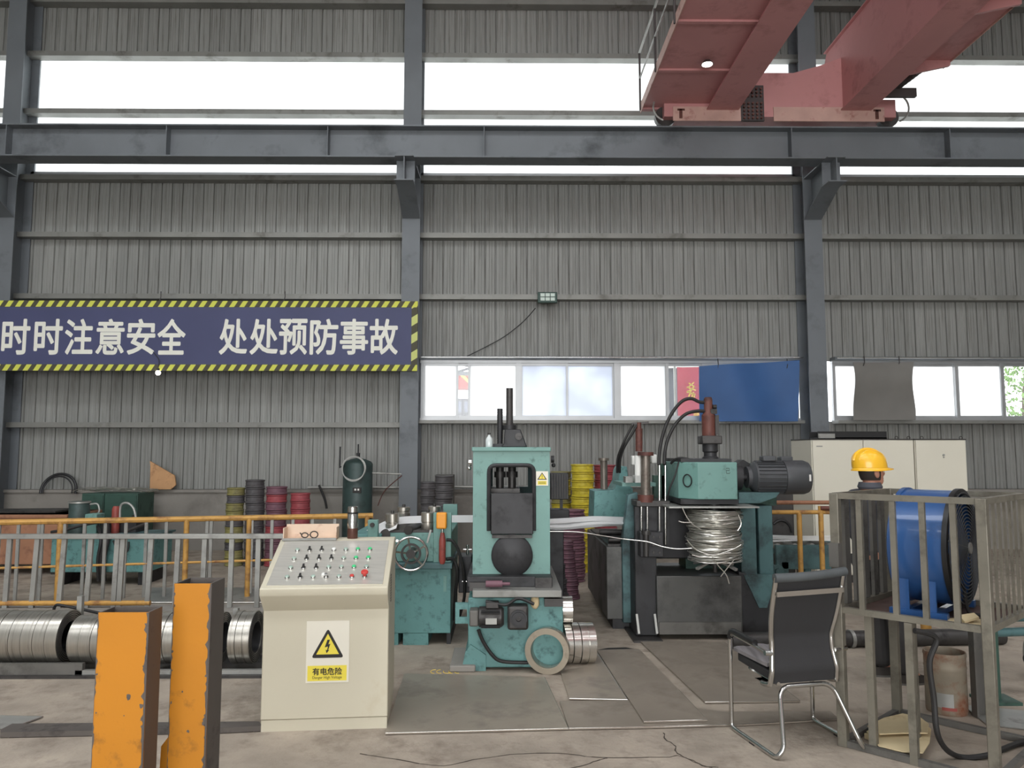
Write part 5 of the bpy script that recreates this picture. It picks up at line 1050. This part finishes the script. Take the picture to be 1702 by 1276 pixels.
# ================================================================== CHAIR
def chair():
    FL, RL, FR, RR = gr(1208, 1214), gr(1293, 1263), gr(1347, 1200), gr(1437, 1250)
    rt = ((FR-FL)+(RR-RL)).normalized(); fw = Vector((-rt.y, rt.x, 0)); o = (RL+RR)/2
    X = Matrix(((rt.x, fw.x, 0, o.x), (rt.y, fw.y, 0, o.y), (0, 0, 1, 0), (0, 0, 0, 1)))
    hw = ((FR-FL).length+(RR-RL).length)/4; D = ((FL-RL).length+(FR-RR).length)/2
    t = thing('office_chair', 'black office chair with chrome cantilever frame seen from behind', 'chair', o)
    r = .0135; za = .585; bx_ = -.035
    for s in (-1, 1):
        pts = [V(s*(hw-.05)+bx_, .09, .55), V(s*(hw-.01), .18, .565), V(s*hw, D-.02, za), V(s*hw, D, za-.05), V(s*hw, D+.005, .02), V(s*hw, D-.05, .014), V(s*hw, .05, .014)]
        part('side_frame', MB(X).tube(rounded(pts, .07, 6), r, 10), M['chrome'], t)
        part('armrest', MB(X).tube(rounded([V(s*(hw-.004), .20, .585), V(s*hw, D-.10, za+.012), V(s*hw, D-.02, za+.010), V(s*hw, D, za-.035)], .05), .019, 10), M['black'], t)
        part('glide', MB(X).box(s*hw-.012, s*hw+.012, .22, .27, 0, .012), M['black'], t)
    arch = [V(-hw, .12, .014), V(-hw, .0, .014), V(-hw+.04, -.01, .06), V(-hw*.60-.02, .10, .36), V(hw*.60-.02, .10, .36), V(hw-.04, -.01, .06), V(hw, .0, .014), V(hw, .12, .014)]
    part('rear_arch', MB(X).tube(rounded(arch, .07, 6), r, 10), M['chrome'], t)
    prof = [(.365, .26), (.365, .16), (.378, .10), (.45, .085), (.55, .105), (.64, .11), (.74, .08), (.86, .045), (.94, .02), (.99, .005)]
    def bk(v):
        f = v*(len(prof)-1); i = min(int(f), len(prof)-2); k = f-i; return prof[i][0]*(1-k)+prof[i+1][0]*k, prof[i][1]*(1-k)+prof[i+1][1]*k
    bw = .215
    def wd(z): return bw - .022*math.exp(-((z-.60)/.13)**2)
    def bf(u, v): z, y = bk(v); return V((u-.5)*2*(wd(z)-.006) + bx_, y, z)
    part('backrest', MB(X).sheet(bf, 6, 36, (0, .014, 0)), M['chairmesh'], t)
    for s in (-1, 1):
        pts = []
        for k in range(3, 37): z, y = bk(k/36); pts.append(V(s*wd(z) + bx_, y-.004, z))
        part('back_frame', MB(X).tube(pts, .0155, 10), M['chrome'], t)
        part('armrest_pin', MB(X).cyl(V(s*(bw-.01)+bx_, .09, .55), V(s*(bw+.05)+bx_*.5, .09, .555), .014), M['chrome'], t)
    z, y = bk(.86); part('cross_bar', MB(X).bar(V(-bw+bx_, y-.022, .895), V(bw+bx_, y-.022, .905), .012, .028), M['chrome'], t)
    part('head_roll', MB(X).tube([V(k*bw*1.06+bx_, .0 - .008*(1-k*k), 0.992 + .012*k + .006*k*k) for k in (-1, -.5, 0, .5, 1)], .026, 12), M['chairpad'], t)
    part('seat', MB(X).sheet(lambda u, v: V((u-.5)*.45, .15+.35*v, .385+.012*math.sin(PI*u)+(.02*v)), 8, 8, (0, 0, .055)), M['chairmesh'], t, .01)
    part('seat_rail', MB(X).tube(rounded([V(-.2, .09, .378), V(-.2, .42, .385), V(.2, .42, .385), V(.2, .09, .378)], .04), .012), M['chrome'], t)
    c = thing('seat_cushion', 'thin striped grey cushion lying on the office chair seat', 'cushion', X @ V(0, .28, .455))
    part('pad', MB(X).sheet(lambda u, v: V((u-.5)*.48, .14+.38*v, .462 + .035*math.sin(PI*min(1, max(0, u)))**.5*math.sin(PI*v)**.5 + .006*math.sin(u*25)), 20, 12, (0, 0, .02)), M['cushion'], c)
chair()
# ================================================================== FAN CAGE WITH FAN
A0 = V(1.965, 4.57, 0); B0 = V(2.505, 4.03, 0); C0 = V(2.545, 5.09, 0); D0 = A0 + (B0-A0) + (C0-A0)
def cage():
    ZT = 1.45; ZSH = .775
    t = thing('fan_cage', 'square welded steel stand with barred cage around the blue fan', 'steel cage', (A0+D0)/2)
    up = lambda p, z: V(p.x, p.y, z)
    for p in (A0, B0, C0, D0): part('corner_post', MB().bar(p, up(p, ZT), .052, .052, (B0-A0)), M['cage'], t, .004)
    part('post_sleeve', MB().bar(up(A0, 1.02) + V(-.012, -.01, 0), up(A0, 1.16) + V(-.012, -.01, 0), .056, .056, (B0-A0)), M['cagedk'], t)
    for z in (ZT-.015, ZSH):
        for p, q in ((A0, B0), (A0, C0), (C0, D0), (B0, D0)): part('rail', MB().bar(up(p, z), up(q, z), .034, .034), M['cage'], t)
    for k in range(1, 5): p = A0.lerp(B0, k/5 + (.02 if k > 1 else -.02)); part('bar', MB().bar(up(p, ZSH), up(p, ZT-.03), .026, .03, (B0-A0)), M['cage'], t)
    for k in range(1, 6): p = A0.lerp(C0, k/6); part('slat', MB().bar(up(p, ZSH+.02), up(p, ZT-.03), .065, .02, (C0-A0).cross(V(0, 0, 1))), M['cagedk'], t)
    for k in range(1, 8): p = B0.lerp(D0, k/8 - .01); e = (D0-B0).normalized(); w_ = e.cross(V(0, 0, 1)); part('slat', MB().prism([up(p, ZSH-.01) + e*a_ + w_*b_ for a_, b_ in ((-.027, 0), (.027, 0), (.027, -.010), (.024, -.010), (.024, -.003), (-.027, -.003))], (0, 0, ZT-.03-ZSH+.01)), M['cage'], t)
    part('shelf', MB().prism([up(p, ZSH-.02) for p in (A0, B0, D0, C0)], (0, 0, .006)), mat('shelf_rust', (96, 76, 70), .7, .2, .2, 5, (60, 50, 48), 6, .4), t)
    for f, g in ((.36, .42), (.20, .05), (.5, .0)):
        p = A0 + (B0-A0)*f + (C0-A0)*g; part('leg', MB().bar(p, up(p, ZSH-.02), .04, .04, (B0-A0)), M['cage'], t)
    for p, q in ((A0, B0), (A0, C0), (B0, D0), (C0, D0)): part('floor_rail', MB().bar(up(p, .02), up(q, .02), .035, .035), M['cagedk'], t)
    # the fan
    n = (B0-A0).normalized(); m = (A0+D0)/2; zc_ = 1.145; g = m + n*.165; g.z = zc_; b = g - n*.30; R = .325
    f = thing('drum_fan', 'blue drum fan with round black wire grille inside the cage', 'fan', V(m.x, m.y, ZSH))
    part('housing', MB().ring(b, g, R, R-.012, 48), M['bluefan'], f); part('rim', MB().ring(g - n*.022, g + n*.004, R+.012, R-.02, 48), M['black'], f); part('rim', MB().ring(b - n*.004, b + n*.02, R+.010, R-.02, 48), M['bluefan'], f)
    a1 = n.cross(V(0, 0, 1)).normalized(); mb = MB()
    for gg, off in ((g, .012), (b, -.012)):
        mb = MB()
        for k in range(15):
            r = .03 + k*(R-.04)/14; mb.tube([gg + n*(off + (.02*(1-(r/R)**2))*(1 if off > 0 else -1)) + a1*(r*math.cos(q)) + V(0, 0, r*math.sin(q)) for q in [2*PI*j/40 for j in range(40)]], .0032, 4, True)
        for k in range(6): q = PI*k/3 + .2; d = a1*math.cos(q) + V(0, 0, math.sin(q)); mb.tube([gg + n*(off+.02*(1 if off > 0 else -1)), gg + n*off + d*R], .004, 4)
        part('grille', mb, M['motor'], f, kind='stuff')
    part('badge', MB().cyl(g + n*.03, g + n*.042, .032, n=24), M['galv'], f)
    part('fan_motor', MB().cyl(b + n*.08, g - n*.10, .09, n=24), M['black'], f)
    for k in range(6):
        q = PI*k/3; d = a1*math.cos(q) + V(0, 0, math.sin(q)); e = n.cross(d).normalized()
        c0 = g - n*.13; part('blade', MB().add([c0 + d*.08 - e*.05 - n*.03, c0 + d*.08 + e*.05 + n*.03, c0 + d*.29 + e*.09 + n*.02, c0 + d*.29 - e*.07 - n*.05], [(0, 1, 2, 3)]).add([c0 + d*.08 - e*.05 - n*.034, c0 + d*.08 + e*.05 + n*.026, c0 + d*.29 + e*.09 + n*.016, c0 + d*.29 - e*.07 - n*.054], [(3, 2, 1, 0)]), M['black'], f, kind='stuff')
    zs_ = ZSH-.012
    for s in (-1, 1):
        sd = a1*(s*.27)
        for q in (b + n*.06, g - n*.10):
            p = V(q.x, q.y, 0) + sd; part('stand_leg', MB().bar(up(p, zs_), up(p, zc_-.10 if s > 0 else zc_-.12), .05, .012, a1), M['bluefan'], f)
        p0 = V(b.x, b.y, 0) + sd; p1 = V(g.x, g.y, 0) + sd; part('stand_rail', MB().bar(up(p0 - n*.02, zs_+.025), up(p1 - n*.02, zs_+.025), .04, .04), M['bluefan'], f)
    for q in (b + n*.06, g - n*.10): part('stand_cross', MB().bar(V(q.x, q.y, zs_+.025) - a1*.27, V(q.x, q.y, zs_+.025) + a1*.27, .035, .03), M['bluefan'], f)
    part('power_lead', MB().tube(smooth([g - n*.12 + V(0, 0, -.25) - a1*.2, V(g.x-.03, g.y-.03, ZSH+.16), V(g.x-.02, g.y-.06, ZSH+.02), V(g.x+.06, g.y-.1, ZSH+.01)]), .01), M['rubber'], f)
    # cardboard on the shelf corner
    c = A0.lerp(B0, .87) + (C0-A0)*.12; z = ZSH-.012
    t = thing('torn_carton', 'torn piece of carton lying on the cage shelf', 'cardboard', V(c.x, c.y, z))
    part('sheet', MB().prism([V(c.x + dx, c.y + dy, z + .004) for dx, dy in ((-.13, .0), (-.05, -.05), (.06, -.05), (.15, .06), (.08, .16), (-.06, .13))], (0, 0, .012)), M['card'], t)
    part('folded_flap', MB().prism([V(c.x + dx, c.y + dy, z + .017 + dz) for dx, dy, dz in ((-.04, .0, .0), (.05, .02, .02), (.06, .08, .03), (-.03, .07, .02))], (0, 0, .01)), M['card'], t)
cage()
# floor litter and loose items near the cage
def litter():
    pts = [(1440, 1216), (1470, 1200), (1500, 1192), (1530, 1198), (1548, 1212), (1545, 1235), (1534, 1252), (1500, 1250), (1460, 1240)]
    c = gr(1493, 1222); t = thing('flattened_carton', 'flattened beige carton lying on the floor under the cage', 'cardboard', c)
    part('bottom_sheet', MB().prism([gr(x, y, .038) for x, y in pts], (0, 0, .004)), M['card'], t)
    part('top_sheet', MB().prism([gr(x, y, .046) + V(0, 0, .03*((y-1192)/60)) for x, y in ((1442, 1210), (1470, 1194), (1500, 1186), (1528, 1192), (1544, 1206), (1542, 1224), (1500, 1224), (1462, 1226))], (0, 0, .006)), M['card'], t)
    part('fold', MB().bar(gr(1440, 1222, .02), gr(1490, 1245, .02), .03, .03), M['card'], t)
    b = gr(1574, 1181); t = thing('rusty_bucket', 'rusty paint bucket standing behind the cage legs', 'bucket', b); R = .122; h = .385
    part('wall', MB().lathe([(R, 0), (R*1.02, .02), (R*1.02, h*.72), (R*1.05, h*.75), (R*1.02, h*.78), (R*1.03, h*.92), (R*1.06, h*.95), (R*1.04, h), (R*.98, h), (R*.97, .02), (.01, .015)], b, n=28), M['bucket'], t)
    part('paper_label', MB().sheet(lambda u, v: V(b.x + R*1.03*math.cos(math.radians(215 + 45*u)), b.y + R*1.03*math.sin(math.radians(215 + 45*u)), .05 + .09*v), 8, 2), M['galv'], t)
    part('red_mark', MB().sheet(lambda u, v: V(b.x + R*1.035*math.cos(math.radians(228 + 40*u)), b.y + R*1.035*math.sin(math.radians(228 + 40*u)), .035 + .02*v), 6, 1), M['redpaint'], t)
    solo('black_hose', MB().tube(smooth([V(2.20, 4.18, .74), at(1556, 1060, 4.2), at(1545, 1100, 4.2), at(1552, 1160, 4.2), at(1560, 1225, 4.2), V(*gr(1590, 1262).xy, .02), V(*gr(1640, 1262).xy, .022), V(*gr(1700, 1240).xy, .022), V(3.3, 4.6, .02)]), .015, 8), M['rubber'], 'black hose drooping from the cage shelf onto the floor', 'hose')
    t = thing('floor_pipe', 'dark steel pipe lying across behind the worker', 'pipe', gr(1500, 1080))
    q = gr(1480, 1078); part('pipe', MB().cyl((1.95, q.y, .07), (4.4, q.y+.15, .07), .07, n=20), M['iron'], t)
    part('clamp', MB().ring((3.0, q.y+.06, .07), (3.03, q.y+.062, .07), .078, .07), M['galv'], t)
    t = thing('yellow_bollard', 'short yellow bollard glimpsed behind the cage', 'bollard', gr(1540, 1060)); q = gr(1540, 1060)
    part('tube', MB().cyl(q, q + V(0, 0, .5), .045), M['railyellow'], t); part('cap', MB().ball(q + V(0, 0, .5), .045), M['railyellow'], t)
    t = thing('green_pipe_stand', 'green pipe stand with cross pipes behind the cage legs', 'pipe stand', gr(1655, 1165)); q = gr(1655, 1165)
    part('upright', MB().cyl(q, q + V(0, 0, .62), .035), M['greendk'], t); part('foot', MB().box(q.x-.12, q.x+.12, q.y-.1, q.y+.1, 0, .02), M['greendk'], t); part('upright', MB().cyl(q + V(1.0, .14, 0), q + V(1.0, .14, .55), .035), M['greendk'], t)
    part('cross_pipe', MB().cyl((q.x-.1, q.y+.05, .56), (q.x+1.1, q.y+.2, .56), .05), M['tealdk'], t); part('cross_pipe', MB().cyl((q.x-.1, q.y+.05, .44), (q.x+1.1, q.y+.2, .44), .03), M['tealdk'], t)
    t = thing('steel_channel', 'upright grey steel channel leaning behind the bucket', 'steel channel', gr(1630, 1190)); q = gr(1630, 1190)
    part('web', MB().box(q.x-.05, q.x+.05, q.y, q.y+.01, 0, .70), M['cagedk'], t); part('flange', MB().box(q.x-.05, q.x-.04, q.y-.05, q.y, 0, .70), M['cagedk'], t); part('flange', MB().box(q.x+.04, q.x+.05, q.y-.05, q.y, 0, .70), M['cagedk'], t)
    c = gr(1715, 1130); t = thing('hand_wheel', 'grey valve wheel leaning at the far right edge', 'wheel', c)
    part('rim', MB().tube([c + V(.05*math.cos(a), .13*math.cos(a), .15 + .14*math.sin(a)) for a in [2*PI*k/28 for k in range(28)]], .018, 8, True), M['galv'], t); part('hub', MB().cyl(c + V(-.04, .0, .15), c + V(.04, 0, .15), .03), M['iron'], t)
    for k in range(3): a = 2*PI*k/3+.3; part('spoke', MB().bar(c + V(0, 0, .15), c + V(.05*math.cos(a), .13*math.cos(a), .15 + .14*math.sin(a)), .014), M['iron'], t)
    solo('steel_sheet', MB().prism([gr(x, y, .003) for x, y in ((1600, 1172), (1702, 1182), (1720, 1215), (1640, 1205))], (0, 0, .006)), M['galv'], 'bent steel sheet lying behind the cage near the bucket', 'steel sheet')
litter()
# ================================================================== WORKER
def worker():
    g = gr(1484, 1129); ang = math.radians(-80)       # facing towards image right and away
    X = Matrix.Translation(g) @ Matrix(((1, 0, -.085, 0), (0, 1, 0, 0), (0, 0, 1, 0), (0, 0, 0, 1))) @ Matrix.Rotation(ang, 4, 'Z') @ Matrix.Scale(.978, 4)  # local +Y is forward
    t = thing('person', 'worker in yellow hard hat, dark jacket and trousers standing behind the cage', 'person', g)
    def skin(name, verts, edges, m, root=0, sub=2, parent=t):
        me = bpy.data.meshes.new(name); me.from_pydata([tuple((X @ Vector(v[:3])) - g) for v in verts], edges, [])
        o = bpy.data.objects.new(name, me); COL.objects.link(o); o.parent = parent; ORG[o.name] = g
        o.modifiers.new('skin', 'SKIN'); s = o.modifiers.new('sub', 'SUBSURF'); s.levels = s.render_levels = sub
        for i, v in enumerate(verts):
            d = me.skin_vertices[0].data[i]; d.radius = (v[3], v[4] if len(v) > 4 else v[3]); d.use_root = (i == root)
        me.materials.append(m); me.polygons.foreach_set('use_smooth', [True]*len(me.polygons)); return o
    # body core and limbs as one surface (skin tone), clothing over it
    body = [(0, 0, .92, .11, .10), (0, .0, 1.05, .115, .09), (0, .01, 1.22, .13, .10), (0, .0, 1.36, .11, .09), (0, .0, 1.43, .055), (0, .02, 1.50, .052), (0, .035, 1.55, .07), (0, .04, 1.60, .08, .09),
            (-.09, 0, .86, .085), (-.10, .02, .47, .055), (-.10, -.02, .09, .042), (-.10, .10, .045, .035),
            (.09, 0, .86, .085), (.11, .03, .47, .055), (.12, .02, .09, .042), (.12, .14, .045, .035),
            (-.17, 0, 1.37, .06), (-.22, -.02, 1.12, .045), (-.20, .10, .90, .034), (-.19, .14, .82, .03),
            (.17, 0, 1.37, .06), (.22, -.02, 1.12, .045), (.21, .12, .92, .034), (.20, .17, .84, .03)]
    ed = [(0,1),(1,2),(2,3),(3,4),(4,5),(5,6),(6,7),(0,8),(8,9),(9,10),(10,11),(0,12),(12,13),(13,14),(14,15),(3,16),(16,17),(17,18),(18,19),(3,20),(20,21),(21,22),(22,23)]
    bd = skin('body', body, ed, M['skin'])
    # fingers
    for s in (-1, 1):
        hx, hy, hz = (-.19, .14, .82) if s < 0 else (.20, .17, .84)
        vs = [(hx, hy, hz, .026, .016), (hx, hy+.015, hz-.05, .03, .016)]; es = [(0, 1)]
        for k in range(4):
            i = len(vs); x = hx + (k-1.5)*.017; ln = (.062, .072, .068, .052)[k]
            vs += [(x, hy+.02, hz-.075, .0085), (x, hy+.03, hz-.075-ln*.5, .008), (x, hy+.045, hz-.075-ln, .007)]; es += [(1, i), (i, i+1), (i+1, i+2)]
        i = len(vs); vs += [(hx - s*.035, hy+.02, hz-.035, .0095), (hx - s*.045, hy+.035, hz-.07, .008)]; es += [(0, i), (i, i+1)]
        skin('hand', vs, es, M['skin'], 0, 1)
    jk = [(0, 0, .90, .165, .125), (0, 0, 1.05, .160, .12), (0, .01, 1.22, .175, .125), (0, 0, 1.36, .15, .105), (0, .0, 1.44, .085, .08),
          (-.20, 0, 1.375, .078), (-.25, -.02, 1.12, .064), (-.225, .10, .90, .05), (.20, 0, 1.375, .078), (.25, -.02, 1.12, .064), (.235, .12, .92, .05)]
    skin('jacket', jk, [(0,1),(1,2),(2,3),(3,4),(3,5),(5,6),(6,7),(3,8),(8,9),(9,10)], M['jacket'])
    part('collar', MB(X).lathe([(.085, 1.445), (.092, 1.46), (.078, 1.495), (.07, 1.495), (.075, 1.45)], (0, .01, 0), n=24, close=True), M['jacket'], t)
    tr = [(0, 0, .93, .145, .12), (-.095, 0, .84, .105), (-.105, .02, .47, .082), (-.10, -.01, .055, .082), (.095, 0, .84, .105), (.115, .03, .47, .082), (.12, .03, .055, .082)]
    skin('trousers', tr, [(0,1),(1,2),(2,3),(0,4),(4,5),(5,6)], M['trouser'])
    for x, y in ((-.10, 0), (.12, .04)):
        mb = MB(X).sheet(lambda u, v: V(x + .048*math.cos(2*PI*u)*(1 if v < .5 else .85 - .3*max(0, math.sin(2*PI*u))), y + .045 + .135*math.sin(2*PI*u), .0 + .075*v*(1 - .45*max(0, math.sin(2*PI*u)))), 24, 3)
        mb.add([V(x + .048*math.cos(2*PI*k/24)*.85*(1-.3*max(0, math.sin(2*PI*k/24))), y + .045 + .12*math.sin(2*PI*k/24), .072*(1-.45*max(0, math.sin(2*PI*k/24)))) for k in range(24)], [tuple(range(24))])
        sh = part('shoe', mb, M['shoe'], t); part('sole', MB(X).prism([V(x + .05*math.cos(2*PI*k/24), y + .045 + .138*math.sin(2*PI*k/24), 0) for k in range(24)], (0, 0, .014)), M['cagedk'], sh)
    # head details
    hc = V(0, .035, 1.575); H = .235
    hd = part('head', MB(X).ball(hc, .073, .095, .115, 24, 16), M['skin'], bd)
    part('jaw', MB(X).ball(hc + V(0, .035, -.062), .052, .055, .05, 18, 10), M['skin'], hd); part('nose', MB(X).ball(hc + V(0, .098, -.01), .014, .02, .022), M['skin'], hd)
    for s in (-1, 1):
        part('ear', MB(X).ball(hc + V(s*.075, -.005, -.012), .012, .022, .034), M['skin'], hd)
        part('eye', MB(X).ball(hc + V(s*.03, .084, .005), .011), M['white'], hd); part('pupil', MB(X).ball(hc + V(s*.03, .092, .005), .005), M['ink'], hd)
    part('mouth', MB(X).ball(hc + V(0, .085, -.05), .022, .01, .006), M['redpaint'], hd)
    # close hair: back and sides below the helmet
    def hairf(u, v):
        a = math.radians(160 + 220*u); e = math.radians(-32 + 75*v); r = 1.045
        return hc + V(.073*r*math.cos(a)*math.cos(e), .095*r*math.sin(a)*math.cos(e), .115*r*math.sin(e))
    part('hair', MB(X).sheet(hairf, 22, 8), M['hair'], t)
    # hard hat
    hb = hc + V(0, -.008, .032); n = 32
    prof = [(1.0, 0), (1.0, .03), (.97, .06), (.86, .095), (.66, .122), (.38, .138), (.12, .143), (.0, .1435)]
    vs = []; fs = []
    for r, h in prof:
        for k in range(n): a = 2*PI*k/n; vs.append(hb + V(.112*r*math.cos(a), .136*r*math.sin(a), h))
    for i in range(len(prof)-1):
        for k in range(n): q = (k+1) % n; fs.append((i*n+k, i*n+q, (i+1)*n+q, (i+1)*n+k))
    hl = part('hard_hat', MB(X).add(vs, fs), M['helmet'], t, label='yellow plastic hard hat')
    bv = []; bf = []
    for k in range(n+1):
        a = 2*PI*k/n; f = max(0, math.sin(a))**1.5; dz = -.012*(1-f)
        bv += [hb + V(.110*math.cos(a), .134*math.sin(a), .004+dz*.3), hb + V((.121)*math.cos(a), (.146+.05*f)*math.sin(a), -.006 - .012*f*0 + dz)]
    for k in range(n): bf.append((2*k, 2*k+2, 2*k+3, 2*k+1))
    N = len(bv); bv += [v + V(0, 0, -.006) for v in bv]; bf += [tuple(N+j for j in reversed(f)) for f in bf] + [(2*k+1, 2*k+3, N+2*k+3, N+2*k+1) for k in range(n)]
    part('brim', MB(X).add(bv, bf), M['helmet'], hl)
    part('ridge', MB(X).tube([hb + V(0, .136*math.cos(a)*1.0, .006 + .142*math.sin(a)**.75) for a in [math.radians(14+152*k/16) for k in range(17)]], .010, 8), M['helmet'], hl)
    for s in (-1, 1): part('ridge', MB(X).tube([hb + V(s*.045, .122*math.cos(a), .006 + .131*math.sin(a)**.75) for a in [math.radians(18+144*k/16) for k in range(17)]], .006, 6), M['helmet'], hl)
worker()
